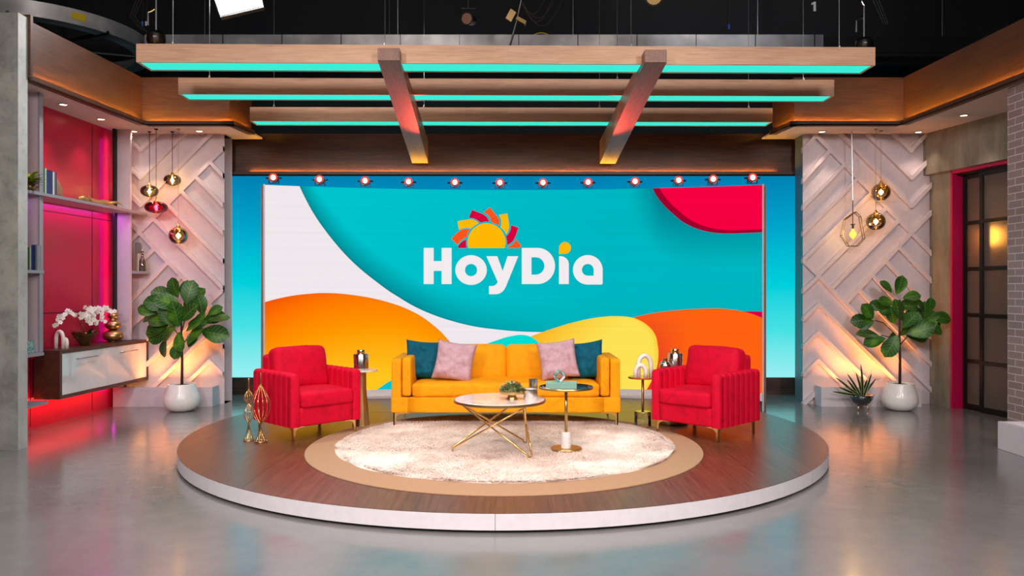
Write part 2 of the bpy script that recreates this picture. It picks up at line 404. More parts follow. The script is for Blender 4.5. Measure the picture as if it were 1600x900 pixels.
def throw_pillow(name, mat, size, thick, loc, tilt, rz, rx=0.0, seed=0):
    bm = bmesh.new(); n = 28; g = {}
    for s in (1, -1):
        for i in range(n+1):
            for j in range(n+1):
                u = -1+2*i/n; v = -1+2*j/n
                edge = i in (0, n) or j in (0, n)
                if s == -1 and edge: g[s, i, j] = g[1, i, j]; continue
                h = size/2
                px = u*h*(1-.09*(1-v*v)*abs(u)**1.5); pz = v*h*(1-.09*(1-u*u)*abs(v)**1.5)
                t = thick/2*((1-u**4)*(1-v**4))**.55
                wr = noise.noise(Vector((u*2.4+seed, v*2.4, s*3)))*.022 + noise.noise(Vector((u*6+seed, v*5, s*7)))*.010
                y = s*(t+wr*min(1, t/(thick*.2)))
                g[s, i, j] = bm.verts.new((px, y, pz))
        for i in range(n):
            for j in range(n):
                bm.faces.new((g[s, i, j], g[s, i+1, j], g[s, i+1, j+1], g[s, i, j+1]))
    o = finish(name, bm, mat, smooth=True, loc=loc)
    o.rotation_mode = 'XYZ'
    o.rotation_euler = (Matrix.Rotation(rz, 3, 'Z') @ Matrix.Rotation(rx, 3, 'X') @ Matrix.Rotation(tilt, 3, 'Y')).to_euler()
    return o

def P(u, v, Y):
    return Vector(((u-800)/F*Y, Y, HC-(v-450)/F*Y))

# ================================================================== ROOM SHELL
bm = bmesh.new(); bx(bm, -9.5, 9.5, -5, 15.2, -.1, 0); struct(finish('floor', bm, M['floor']))
bm = bmesh.new(); bx(bm, -9.5, 9.5, 15, 15.2, 0, 8); struct(finish('wall_back', bm, M['blackwall']))
bm = bmesh.new(); bx(bm, -9.6, -9.5, -5, 15.2, 0, 8); struct(finish('wall_left', bm, M['blackwall']))
bm = bmesh.new(); bx(bm, 9.5, 9.6, -5, 15.2, 0, 8); struct(finish('wall_right', bm, M['blackwall']))
bm = bmesh.new(); bx(bm, -9.5, 9.5, -5.1, -5, 0, 8); struct(finish('wall_front', bm, M['blackwall']))
bm = bmesh.new(); bx(bm, -9.5, 9.5, -5, 15.2, 8, 8.1); struct(finish('ceiling', bm, M['blackwall']))

def run(name, a, b, th, z0, z1, mat, side=1, ext=0):
    """slab standing on the line a-b (its visible face), thickness th away to `side`; local x runs along it"""
    a = Vector((a[0], a[1], 0)); b = Vector((b[0], b[1], 0)); d = b-a; L = d.length
    bm = bmesh.new(); bx(bm, -ext, L+ext, 0, side*th, z0, z1)
    return finish(name, bm, mat, loc=(a.x, a.y, 0), rot=(0, 0, math.atan2(d.y, d.x)))

ZS = 3.42    # soffit underside
# soffits
def soffit(name, pts):
    bm = bmesh.new(); prism(bm, pts, ZS, ZS+.02); return struct(finish(name, bm, M['plaster']))
soffit('ceiling_left', [(-5.2, 7.28), (-4.53, 7.28), (-4.40, 9.38), (-3.35, 9.38), (-3.27, 9.94), (-3.27, 10.28), (-5.2, 10.28)])
soffit('ceiling_right', [(5.9, 6.6), (4.76, 6.6), (4.63, 9.38), (3.34, 9.38), (3.27, 9.94), (3.27, 10.28), (5.9, 10.28)])
# fascias: tall wood board set back behind a small ledge with an LED strip
def fascia(n, a, b, side, z0=ZS, z1=4.0, ledge=.09, e0=0, e1=0):
    a = Vector((a[0], a[1], 0)); b = Vector((b[0], b[1], 0)); d = (b-a); L = d.length
    rz = math.atan2(d.y, d.x); s = side
    root = empty('trim_%d' % n, (a.x, a.y, 0), rz); struct(root)
    bm = bmesh.new(); bx(bm, -e0, L+e1, s*ledge, s*(ledge+.04), z0+.022, z1); finish('fascia_board', bm, M['fascia_wood'], root)
    bm = bmesh.new(); bx(bm, 0, L, 0, s*.016, z0-.012, z0+.039); bx(bm, 0, L, 0, s*(ledge+.002), z0-.012, z0); finish('ledge_lip', bm, M['fascia_wood'], root)
    bm = bmesh.new(); ins = .5 if n == 7 else .01; bx(bm, ins, L-ins, s*(ledge-.022), s*(ledge-.010), z0+.028, z0+.036); finish('led_strip', bm, M['orange_led_dim' if n == 7 else 'orange_led'], root)
    return root
fascia(1, (-4.49, 7.30), (-4.36, 9.34), 1, e1=.12)
fascia(2, (-4.36, 9.34), (-3.31, 9.34), 1, e0=.12, e1=-.085)
fascia(3, (-3.31, 9.34), (-3.25, 9.92), 1, e0=-.085, e1=.1)
fascia(4, (3.25, 9.92), (3.31, 9.34), 1, e0=.1, e1=-.085)
fascia(5, (3.31, 9.34), (4.62, 9.34), 1, e0=-.085, e1=.12)
fascia(6, (4.62, 9.34), (4.74, 6.6), 1, e0=.12)
fascia(7, (-3.95, 10.3), (3.98, 10.3), 1, z0=2.96, z1=3.51, ledge=.07)
bm = bmesh.new(); bx(bm, -4.60, -4.455, 7.26, 7.30, ZS, 4.0); struct(finish('trim_8', bm, M['fascia_wood']))
# concrete pier left
bm = bmesh.new(); bx(bm, -5.9, -4.482, 7.12, 7.26, 0, 3.97); r = finish('column_left', bm, M['concrete'], mats=[M['concrete'], M['concrete_lit_side']])
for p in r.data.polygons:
    if p.normal.x > .9: p.material_index = 1  # side return takes the lighter colour that stands for light
struct(r)
# crimson wall left
struct(run('wall_left_crimson', (-5.06, 7.28), (-4.955, 9.86), .06, 0, ZS, M['redwall']))
bm = bmesh.new()
for u0, z in ((0, 2.30), (0, 1.20)):
    bx(bm, .02, 2.5, -.003, .002, z-.004, z+.004)
bx(bm, 2.02, 2.028, -.003, .002, 0.02, 3.4); bx(bm, .9, .906, -.003, .002, 0.02, 1.2)
o = finish('panel_joint', bm, M['black'], loc=(-5.06, 7.28, 0), rot=(0, 0, math.atan2(2.58, .105))); struct(o); o.name = 'trim_9'

# chevron walls
def chevron(name, x0, x1, lines, zt=ZS):
    Y = 9.96
    bm = bmesh.new(); bx(bm, x0, x1, Y, Y+.27, 0, zt)
    w, dp = .046, .05
    ii = 0
    for pl in lines:
        for (a, b) in zip(pl, pl[1:]):
            ii += 1; dp = .052+.0004*(ii % 40)
            A = P(a[0], a[1], Y-.02); B = P(b[0], b[1], Y-.02)
            d = (B-A); L = d.length; ang = math.atan2(d.z, d.x)
            m = Matrix.Translation((A+B)/2+Vector((0, Y-dp/2-(Y-.02), 0))) @ Matrix.Rotation(-ang, 4, 'Y') @ Matrix.Diagonal((L+w*.55, dp, w, 1))
            bmesh.ops.create_cube(bm, size=1, matrix=m)
    # trim what sticks out past the panel's edges
    for co_, no in (((x0-.02, 0, 0), (-1, 0, 0)), ((x1, 0, 0), (1, 0, 0)), ((0, 0, zt), (0, 0, 1)), ((0, 0, 0), (0, 0, -1))):
        bmesh.ops.bisect_plane(bm, geom=bm.verts[:]+bm.edges[:]+bm.faces[:], plane_co=co_, plane_no=no, clear_outer=True)
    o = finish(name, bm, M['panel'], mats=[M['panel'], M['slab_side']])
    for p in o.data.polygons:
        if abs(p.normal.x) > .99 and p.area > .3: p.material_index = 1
    return struct(o)
k1 = lambda x, y: (196+x/6.924, 200+y/6.924)
k2 = lambda x, y: (196+x/6.924, 320+y/6.924)
k3 = lambda x, y: (196+x/4.5, 440+y/4.5)
L = [[k1(40, 108), k1(174, 240), k1(350, 60)], [k1(40, 408), k1(172, 540), k1(650, 60)], [k1(40, 705), k1(173, 840), k1(940, 60)],
     [k1(1085, 205), k2(30, 430)], [k1(930, 378), k1(1085, 540)], [k1(780, 540), k1(1085, 860)], [k1(628, 700), k2(1085, 325)],
     [k1(478, 845), k2(1085, 632)], [k2(328, 168), k3(720, 75)], [k2(30, 170), k3(590, 155), k3(720, 285)],
     [k2(320, 480), k2(30, 760)], [k2(458, 632), k3(10, 165)], [k2(605, 775), k3(10, 355)], [k3(490, 70), k3(10, 545)],
     [k3(720, 30), k3(590, 155), k3(20, 715)], [k3(720, 485), k3(595, 362), k3(90, 850)], [k3(720, 680), k3(597, 560), k3(320, 830)],
     [k3(10, 760), k3(130, 640)]]
chevron('wall_back_left', -4.955, -3.65, L)
k4 = lambda x, y: (1240+x/6.427, 200+y/6.427)
k5 = lambda x, y: (1240+x/6, 330+y/6)
k6 = lambda x, y: (1240+x/5.295, 470+y/5.295)
L = [[k4(70, 240), k4(218, 82)], [k4(190, 50), k5(1290, 405)], [k4(352, 232), k4(70, 550)], [k4(490, 382), k4(70, 815)], [k4(625, 520), k5(70, 220)],
     [k4(765, 660), k5(70, 470)], [k5(850, -20), k5(225, 600)], [k5(970, 95), k5(358, 715)], [k5(1290, 10), k5(1095, 205), k5(495, 850)],
     [k5(70, 450), k6(1150, 755)], [k5(985, 345), k5(1290, 660)], [k5(865, 480), k5(1290, 920)], [k5(740, 610), k6(1150, 315)], [k5(612, 742), k6(1150, 545)],
     [k5(225, 612), k5(70, 755)], [k6(70, 155), k6(197, 30), k6(860, 690)], [k6(70, 385), k6(197, 262), k6(620, 680)], [k6(70, 615), k6(197, 492), k6(430, 730)],
     [k6(70, 860), k6(197, 740), k6(320, 850)],
     [k4(1000, 60), k4(1168, 232), k4(1320, 70)], [k4(725, 60), k4(1175, 507), k4(1370, 300)], [k4(460, 60), k4(1175, 787), k4(1400, 545)]]
chevron('wall_back_right', 3.69, 5.30, L)

# right concrete wall with door opening
S = -.2   # dX/dY
def wx(Y, off=0): return 5.30+.2*(9.96-Y)+off
struct(run('wall_right_concrete', (wx(9.60), 9.60), (wx(9.98), 9.98), .24, 0, 2.9, M['concrete_warm'], side=-1))
struct(run('wall_right_header', (wx(6.7, -.08), 6.7), (wx(9.98, -.08), 9.98), .30, 2.9, ZS, M['concrete_warm'], side=-1))
# door: magenta reveal, two sliding glazed leaves
door = struct(empty('door_1', (wx(9.6), 9.6, 0)))
ang = math.atan2(-1, .2)   # along the wall towards the camera
door.rotation_euler = (0, 0, ang)   # local x towards camera along wall, local y to the outside (+X)
bm = bmesh.new(); bx(bm, 0, .035, -.012, .17, 0, 2.9); bx(bm, 0, 2.6, -.012, .17, 2.865, 2.9); finish('magenta_frame', bm, M['pink_frame'], door)
def leaf(x0, x1, y, nm='door_leaf'):
    bm = bmesh.new(); sw = .05
    bx(bm, x0, x0+sw, y, y+.045, .01, 2.85); bx(bm, x1-sw, x1, y, y+.045, .01, 2.85)
    for k in range(6):
        z = .01+(2.85-.01-.06)*k/5; bx(bm, x0+sw, x1-sw, y+.002, y+.043, z, z+(.06 if k in (0, 5) else .045))
    f = finish(nm, bm, M['blackmetal'], door)
    bm = bmesh.new(); bx(bm, x0+sw, x1-sw, y+.018, y+.026, .05, 2.82); finish('frosted_pane', bm, M['frosted'], f)
leaf(.04, .42, .13); leaf(.36, .86, .075)
bm = bmesh.new(); bx(bm, .02, 2.5, .06, .19, 2.84, 2.865); finish('door_track', bm, M['blackmetal'], door)
# space behind the door
bm = bmesh.new(); bx(bm, 5.62, 7.6, 9.78, 9.83, 0, 3.4); bx(bm, 7.55, 7.6, 6, 9.78, 0, 3.4); struct(finish('wall_behind_door', bm, M['black']))
cur = bmesh.new()
pts = [(5.66+.04*i, 9.70+.03*math.sin(i*1.1)) for i in range(36)]
for a, b in zip(pts, pts[1:]):
    vs = [cur.verts.new(q) for q in ((a[0], a[1], 0.02), (b[0], b[1], .02), (b[0], b[1], 3.2), (a[0], a[1], 3.2))]; cur.faces.new(vs)
bmesh.ops.remove_doubles(cur, verts=cur.verts, dist=1e-4)
o = finish('curtain', cur, M['curtain'], smooth=True); o.modifiers.new('t', 'SOLIDIFY').thickness = .01
tag(o, 'tan curtain hanging in the dark behind the glazed sliding door', 'curtain')
lp = empty('pendant_lamp', (5.83, 9.52, 0), 0, 'amber glowing lamp blurred behind the frosted glass door pane', 'lamp')
bm = bmesh.new(); lathe(bm, [(0, -.11), (.06, -.10), (.1, -.04), (.1, .04), (.06, .1), (0, .11)], 16, (0, 0, 2.1)); finish('lamp_shade', bm, M['lamp_amber'], lp, smooth=True)
bm = bmesh.new(); tube(bm, [(0, 0, 2.2), (0, 0, 3.4)], .006); finish('cord', bm, M['cord'], lp)

# brick pier and white planter box at right
bm = bmesh.new(); vs = bx(bm, 4.83, 5.5, 5.9, 7.65, 0, ZS)
uv = bm.loops.layers.uv.new('UVMap')
for f in bm.faces:
    for l in f.loops:
        c = l.vert.co; l[uv].uv = (c.y if abs(f.normal.x) > .5 else c.x, c.z)
bm.normal_update()
for f in bm.faces:
    for l in f.loops:
        c = l.vert.co; l[uv].uv = ((c.y if abs(f.normal.x) > .5 else c.x)+.1, c.z+.01)
struct(finish('column_right', bm, M['brick']))
bm = bmesh.new(); bx(bm, 4.45, 4.49, 5.9, 7.19, 0, .25); bx(bm, 4.49, 4.829, 7.15, 7.19, 0, .25); bx(bm, 4.49, 4.829, 5.9, 7.15, 0, .2)
tag(finish('planter_box', bm, M['ledge'], bev=.003), 'low white plinth box against the brick pier at the right edge', 'plinth')

# ledges with amber uplight
def ledge(x0, x1, label):
    bm = bmesh.new(); y0, y1 = 9.69, 9.955
    bx(bm, x0, x1, y0, y0+.03, 0, .245); bx(bm, x0, x0+.03, y0+.03, y1-.045, 0, .245); bx(bm, x1-.03, x1, y0+.03, y1-.045, 0, .245)
    bx(bm, x0+.03, x1-.03, y0+.03, y1-.045, 0, .15)
    o = tag(finish('light_ledge', bm, M['ledge'], bev=.002), label, 'plinth')
    bm = bmesh.new(); bx(bm, x0+.06, x1-.06, y0+.10, y0+.125, .152, .166); finish('led_strip', bm, M['amber_led'], o)
    return o
ledge(-4.93, -3.70, 'long low pale ledge glowing amber below the left chevron wall')
ledge(3.82, 5.06, 'long low pale ledge glowing amber below the right chevron wall')
light('ledge_uplight', 'AREA', (-4.18, 9.76, .21), (-4.18, 9.86, 2), 9, (1, .34, .07), .76, .05, spread=110)
light('ledge_uplight', 'AREA', (4.40, 9.76, .21), (4.40, 9.86, 2), 11.5, (1, .34, .07), .95, .05, spread=110)

# blue LED backdrop and base
bm = bmesh.new(); bx(bm, -4.6, 4.6, 10.85, 10.95, .235, 3.2)
bd = tag(finish('led_backdrop', bm, M['backdrop']), 'wide blue to pale cyan LED backdrop behind the curved screen', 'backdrop')
bm = bmesh.new(); bx(bm, -4.6, 4.6, 10.83, 10.95, 0, .234); struct(finish('baseboard_back', bm, M['walnut']))

# ================================================================== STAGE AND RUGS
SX, SY, SR = -.075, 7.61, 2.92
def disc(name, r, z0, z1, mat, cx, cy, seg=128, parent=None, bev=.0):
    bm = bmesh.new()
    lathe(bm, [(0, z0), (r, z0), (r, z1-bev), (r-bev, z1), (0, z1)] if bev else [(0, z0), (r, z0), (r, z1), (0, z1)], seg)
    return finish(name, bm, mat, parent, loc=(cx, cy, 0))
st = empty('round_stage', (SX, SY, 0), 0, 'large round walnut stage with a white rim under the seating', 'stage')
disc('stage_base', SR-.05, 0, .02, M['black'], 0, 0, parent=st)
disc('white_rim', SR, .02, .1195, M['white_paint'], 0, 0, parent=st)
disc('wood_top', SR, .1195, .122, M['stage_wood'], 0, 0, parent=st)
for a in (-90.5, -38, -150, 170, 10):
    bm = bmesh.new(); x, y = SR*math.cos(math.radians(a)), SR*math.sin(math.radians(a)); box(bm, (x, y, .07), (.004, .003, .099), math.radians(a+90))
    finish('rim_joint', bm, M['greyedge'], st)
bm = bmesh.new(); bx(bm, -2.55, 2.55, .9, .903, .1212, .1226); bx(bm, .35, .353, -2.89, .9, .1212, .1226); bx(bm, -1.75, -1.747, -2.3, .9, .1212, .1226)
finish('top_joint', bm, M['walnut'], st)
tag(disc('round_rug', 1.66, .123, .132, M['carpet'], -.065, 6.73, bev=.004), 'flat tan round rug under the fluffy cream rug', 'rug')
# shaggy rug
fr = empty('shag_rug', (-.065, 6.80, .132), 0, 'fluffy cream and blush round shag rug under the coffee table', 'rug')
RR = 1.43
bm = bmesh.new(); rings = 46; seg = 150; prev = None
for i in range(rings+1):
    r = RR*i/rings; cur_ = []
    if i == 0: cur_ = [bm.verts.new((0, 0, .02))]
    else:
        for k in range(seg):
            a = 2*PI*k/seg; x, y = r*math.cos(a), r*math.sin(a)
            rr = r*(1+.012*noise.noise(Vector((math.cos(a)*6, math.sin(a)*6, 0)))*(i/rings))
            z = .010+.006*noise.noise(Vector((x*3, y*5, 0)))+.003*noise.noise(Vector((x*14, y*14, 4)))
            if i == rings: z = .001
            cur_.append(bm.verts.new((rr*math.cos(a), rr*math.sin(a), max(.001, z))))
    if prev:
        for k in range(seg):
            j = (k+1) % seg
            if len(prev) == 1: bm.faces.new((prev[0], cur_[k], cur_[j]))
            else: bm.faces.new((prev[k], cur_[k], cur_[j], prev[j]))
    prev = cur_
finish('rug_base', bm, M['shag'], fr, smooth=True)
verts = []; faces = []
rnd = random.Random(3)
for i in range(52000):
    r = RR*math.sqrt(rnd.random()); a = rnd.random()*2*PI
    if i % 9 == 0: r = RR*(.97+.03*rnd.random())
    x, y = r*math.cos(a), r*math.sin(a)
    fl = noise.noise(Vector((x*1.6, y*2.6, 9)))*3+rnd.uniform(-.6, .6)
    ln = rnd.uniform(.018, .04); lx, ly = math.cos(fl)*ln, math.sin(fl)*ln*.8-.006
    z0 = .006; z1 = .014+rnd.random()*.010+.006*noise.noise(Vector((x*3, y*5, 0)))
    w = rnd.uniform(.0016, .0035); px, py = -math.sin(fl)*w, math.cos(fl)*w
    b = len(verts)
    verts += [(x-px, y-py, z0), (x+px, y+py, z0), (x+lx*.5+px, y+ly*.5+py, z1), (x+lx*.5-px, y+ly*.5-py, z1), (x+lx, y+ly, z1*.75)]
    faces += [(b, b+1, b+2, b+3), (b+3, b+2, b+4)]
me = bpy.data.meshes.new('pile'); me.from_pydata(verts, [], faces); me.materials.append(M['shag'])
pile = bpy.data.objects.new('pile', me); COL.objects.link(pile); pile.parent = fr; pile['kind'] = 'stuff'

# ================================================================== CURVED VIDEO WALL
CX, CY, CR = .015, .65, 9.2
def px2sz(u, v):
    dx = (u-800)/F; a = dx*dx+1; b = -2*(dx*CX+CY); c = CX*CX+CY*CY-CR*CR
    t = (-b+math.sqrt(b*b-4*a*c))/(2*a)
    return CR*math.atan2(dx*t-CX, t-CY), HC-(v-450)/F*t
def arc(s, z, off=0):
    th = s/CR; r = CR-off
    return Vector((CX+r*math.sin(th), CY+r*math.cos(th), z))
S0 = px2sz(414, 400)[0]; S1 = px2sz(1191, 400)[0]
Z0, Z1 = .215, 2.70
US = lambda s: (s-S0)/(S1-S0); VZ = lambda z: (z-Z0)/(Z1-Z0)
def npt(u, v): s, z = px2sz(u, v); return (US(s), VZ(z))

def screen_mat():
    t = NT('video_wall_picture'); tc = t.node('ShaderNodeTexCoord'); sp = t.node('ShaderNodeSeparateXYZ'); t.link(tc.outputs['UV'], sp.inputs[0])
    U, V = sp.outputs[0], sp.outputs[1]
    def fc(inp, pts, lo=0, hi=1):
        n = t.node('ShaderNodeFloatCurve'); cm = n.mapping; cm.use_clip = False; cu = cm.curves[0]
        pts = sorted(pts)
        pts = [(x, (y-lo)/(hi-lo)) for x, y in pts]
        cu.points[0].location = pts[0]; cu.points[-1].location = pts[-1]
        for q in pts[1:-1]: cu.points.new(*q)
        cm.extend = 'HORIZONTAL'
        cm.update(); t.link(inp, n.inputs['Value'])
        return n.outputs[0]
    def above(cur, w=.0015):     # 1 where V is above curve
        return t.math('DIVIDE', t.math('SUBTRACT', V, cur), w, clamp=True)
    inv = lambda k: t.math('SUBTRACT', 1.0, k)
    mul = lambda a, b: t.math('MULTIPLY', a, b)
    def grad(x, pts): return t.ramp(x, pts)
    mr = lambda x, a, b: (lambda n: (t.link(x, n.inputs[0]), n.outputs[0])[1])(t.node('ShaderNodeMapRange', i_From_Min=a, i_From_Max=b))
    WHITE = srgb(240, 232, 236)
    col = WHITE
    # teal field
    T = [npt(u, v) for u, v in [(448, 240), (458, 266), (468, 291), (479.5, 315), (492, 337), (508, 360), (525, 381.5), (541, 399.5), (558, 416), (574.5, 430), (591, 442.7), (607, 454.5), (624, 465.2), (640, 475), (657, 483.7), (678, 492.5), (700, 500), (740, 510), (776, 515), (810, 518), (846, 519), (900, 519), (1190, 519)]]
    Tc = fc(U, T, -.2, 1.4); Tc = t.math('ADD', mul(Tc, 1.6), -.2)
    d = t.math('SUBTRACT', V, Tc)
    shade = mr(d, 0.0, .15)
    tealbase = grad(U, [(0, srgb(0, 198, 206)), (.35, srgb(0, 188, 197)), (.7, srgb(0, 178, 188)), (1, srgb(0, 176, 186))])
    nz = t.noise(t.coord((1, 1, 1), 'UV'), 2.2, 2, .4)
    tealbase = t.mix(mul(nz, .25), tealbase, srgb(0, 208, 218))
    edge_w = mul(inv(shade), mr(U, .62, .30))
    teal = t.mix(mul(edge_w, .9), tealbase, srgb(0, 132, 142))
    teal = t.mix(mul(mr(d, .010, .0), .6), teal, srgb(0, 110, 122))
    teal = t.mix(mul(mr(V, .42, .26), .35), teal, srgb(0, 160, 168))
    col = t.mix(above(Tc), col, teal)
    # crimson corner with its soft shadow
    C = [npt(u, v) for u, v in [(1002, 255), (1020, 295.4), (1030, 312), (1050, 333), (1076, 352), (1105, 362), (1130.6, 365), (1160, 364.5), (1200, 362.7)]]
    Cc = t.math('ADD', mul(fc(U, C, .4, 1.4), 1.0), .4)
    Us = t.math('ADD', U, .045); Cs = t.math('ADD', fc(Us, C, .4, 1.4), .4)
    ds = t.math('SUBTRACT', V, Cs)
    msh = mul(mr(ds, -.16, .16), mr(U, .735, .80))
    col = t.mix(mul(msh, .85), col, srgb(0, 96, 112))
    C2 = [(x+.011, y+.014) for x, y in C]
    Cc2 = t.math('ADD', fc(U, C2, .4, 1.4), .4)
    inx = t.math('GREATER_THAN', U, npt(1012, 290)[0])
    red = t.mix(above(Cc2, .004), srgb(160, 0, 44), srgb(246, 0, 66))
    col = t.mix(mul(above(Cc), inx), col, red)
    # left orange hill
    O = [npt(u, v) for u, v in [(400, 477), (414.8, 472), (453.7, 462.8), (480, 459.5), (507.5, 458), (550.5, 461), (601.6, 471), (642, 485.7), (674, 505.8), (703.7, 535.4), (735, 580), (760, 625)]]
    Oc = t.math('ADD', mul(fc(U, O, -.2, .8), 1.0), -.2)
    g = t.math('ADD', mul(t.math('SUBTRACT', Oc, V), 1.0), mul(mr(U, .0, .35), .22))
    oc = grad(t.math('ADD', mul(g, 1.9), .0), [(0, srgb(244, 84, 6)), (.22, srgb(255, 120, 0)), (.5, srgb(255, 150, 0)), (1.0, srgb(255, 198, 30))])
    ocm = mul(inv(above(Oc)), t.math('LESS_THAN', U, .45))
    col = t.mix(ocm, col, oc)
    # cyan wedge low left
    Wd = [npt(u, v) for u, v in [(570, 620), (582.7, 613), (611, 594.5), (660, 570), (700, 560)]]
    Wc = fc(U, Wd)
    col = t.mix(mul(mul(inv(above(Wc)), t.math('GREATER_THAN', U, npt(560, 600)[0])), t.math('LESS_THAN', U, .45)), col, srgb(0, 196, 210))
    # small cyan hump
    H = [npt(u, v) for u, v in [(700, 560), (744, 543.5), (776, 532), (798, 525.5), (816, 523.4), (831, 527), (841.5, 534.5), (847, 545), (852, 575), (860, 600)]]
    Hc = fc(U, H)
    col = t.mix(mul(mul(inv(above(Hc)), t.math('GREATER_THAN', U, npt(700, 560)[0])), t.math('LESS_THAN', U, npt(862, 560)[0])), col, grad(U, [(.4, srgb(0, 214, 200)), (.6, srgb(0, 228, 214))]))
    # right orange hill
    R_ = [npt(u, v) for u, v in [(960, 505), (990, 496), (1020, 489.5), (1050, 485.6), (1095, 482.6), (1134, 483), (1165.5, 488), (1195, 499)]]
    Rc = fc(U, R_); inR = t.math('GREATER_THAN', U, npt(975, 560)[0])
    crm = mul(mul(t.math('GREATER_THAN', U, npt(1150, 490)[0]), t.math('LESS_THAN', V, npt(1180, 486.5)[1])), 1.0)
    col = t.mix(crm, col, srgb(214, 0, 76))
    rcol = t.mix(mul(mr(U, .86, .78), mr(V, .45, .1)), srgb(255, 98, 16), srgb(226, 44, 40))
    col = t.mix(mul(inv(above(Rc)), inR), col, rcol)
    # yellow hill
    Yp = [npt(u, v) for u, v in [(826, 527), (831, 525), (864, 513.5), (900, 503), (936, 496), (966, 494.3), (990, 497), (1000, 501)]]
    Yc = fc(U, Yp)
    Xr = [(b, a) for a, b in [npt(u, v) for u, v in [(985, 494.3), (1000, 500.5), (1011, 507.5), (1023, 521), (1028, 539), (1029, 560), (1025, 580), (1016, 600), (1000, 625)]]]
    Xc = fc(V, Xr)
    rightm = t.math('DIVIDE', t.math('SUBTRACT', Xc, U), .001, clamp=True)
    ym = mul(mul(inv(above(Yc)), rightm), t.math('GREATER_THAN', U, npt(829, 560)[0]))
    # left flank of the yellow hill starts from the cyan hump
    H2 = [npt(u, v) for u, v in [(826, 520), (831, 527), (841.5, 534.5), (847, 545), (852, 575), (860, 600)]]
    yl = t.math('MAXIMUM', t.math('GREATER_THAN', V, fc(U, H2)), t.math('GREATER_THAN', U, npt(860, 560)[0]))
    ycol = grad(t.math('ADD', mul(t.math('SUBTRACT', U, .53), 2.6), mul(t.math('SUBTRACT', Yc, V), 1.2)), [(0, srgb(250, 172, 24)), (.28, srgb(252, 206, 60)), (.55, srgb(253, 226, 84))])
    lip = mul(mr(t.math('SUBTRACT', Xc, U), .012, 0.0), .6)
    ycol = t.mix(lip, ycol, srgb(250, 186, 40))
    col = t.mix(mul(ym, yl), col, ycol)
    # fine horizontal scan banding of the LED modules
    bn = t.noise(t.coord((.4, 55, 1), 'UV'), 1.0, 2, .6)
    col = t.mix(mul(bn, .12), col, (0, 0, 0, 1))
    e = t.node('ShaderNodeEmission'); t.link(col, e.inputs[0]); e.inputs[1].default_value = 1.06
    t.link(e.outputs[0], t.out.inputs[0])
    return t.m
vw = empty('video_wall', (0, 0, 0), 0, 'large curved LED video wall showing the sun logo and colourful waves', 'screen')
bm = bmesh.new(); uv = bm.loops.layers.uv.new('UVMap'); n = 64; cols = []
for i in range(n+1):
    s = S0+(S1-S0)*i/n; cols.append((bm.verts.new(arc(s, Z0)), bm.verts.new(arc(s, Z1)), i/n))
for a, b in zip(cols, cols[1:]):
    f = bm.faces.new((a[0], b[0], b[1], a[1]))
    for l, q in zip(f.loops, ((a[2], 0), (b[2], 0), (b[2], 1), (a[2], 1))): l[uv].uv = q
finish('screen_picture', bm, screen_mat(), vw, smooth=True)
def arcbox(bm, s0, s1, o0, o1, z0, z1, n=40):
    cs = []
    for i in range(n+1):
        s = s0+(s1-s0)*i/n; cs.append([bm.verts.new(arc(s, z, o)) for o, z in ((o0, z0), (o1, z0), (o1, z1), (o0, z1))])
    for a, b in zip(cs, cs[1:]):
        for k in range(4): bm.faces.new((a[k], b[k], b[(k+1) % 4], a[(k+1) % 4]))
    bm.faces.new(cs[0]); bm.faces.new(cs[-1][::-1])
bm = bmesh.new(); arcbox(bm, S0, S1, -.004, -.16, .1235, Z1); finish('screen_cabinet', bm, M['screen_back'], vw)
bm = bmesh.new(); arcbox(bm, S0, S1, .0, .035, .1235, Z0-.0); arcbox(bm, S0+.1, S1-.1, .035, .16, .1235, .155); finish('screen_base', bm, M['white_paint'], vw)
for sgn, s in ((-1, S0), (1, S1)):
    a = arc(s, 0); bm = bmesh.new()
    e = Vector((sgn, 0, 0))
    prism(bm, [(a.x, a.y), (a.x+sgn*.020, a.y), (a.x+sgn*.022, a.y+.02), (a.x, a.y+.02)], 0, Z1+.01)
    prism(bm, [(a.x+sgn*.002, a.y+.021), (a.x+sgn*.024, a.y+.021), (a.x+sgn*.086, a.y+.12), (a.x+sgn*.02, a.y+.16)], 0, Z1+.002)
    o = finish('screen_post', bm, M['screen_edge'], vw, mats=[M['screen_edge'], M['screen_back']])
    for p in o.data.polygons:
        if p.center.y > a.y+.03: p.material_index = 1
# logo
def shape(loops, mat, name, off=.006):
    bm = bmesh.new()
    for lp_ in loops:
        vs = []
        for x, y in lp_:
            s, z = px2sz(640+x/5, 310+y/5); vs.append(bm.verts.new(arc(s, z, off)))
        for i in range(len(vs)): bm.edges.new((vs[i], vs[(i+1) % len(vs)]))
    bmesh.ops.triangle_fill(bm, use_beauty=True, use_dissolve=False, edges=bm.edges[:])
    o = finish(name, bm, mat, vw); md = o.modifiers.new('thickness', 'SOLIDIFY'); md.thickness = .004; md.offset = 0
    return o
def arcp(cx, cy, rx, ry, a0, a1, n=20):
    return [(cx+rx*math.cos(math.radians(a0+(a1-a0)*i/n)), cy+ry*math.sin(math.radians(a0+(a1-a0)*i/n))) for i in range(n+1)]
def circ(cx, cy, rx, ry, n=48): return arcp(cx, cy, rx, ry, 0, 360*(n-1)/n, n-1)
wl = M['logo_white']
shape([[(110, 387), (188, 387), (188, 490), (250, 490), (250, 387), (328, 387), (328, 669), (250, 669), (250, 566), (188, 566), (188, 669), (110, 669)]], wl, 'logo_letter')
shape([circ(480, 560, 123, 116), circ(480, 560, 47.5, 48)], wl, 'logo_letter')
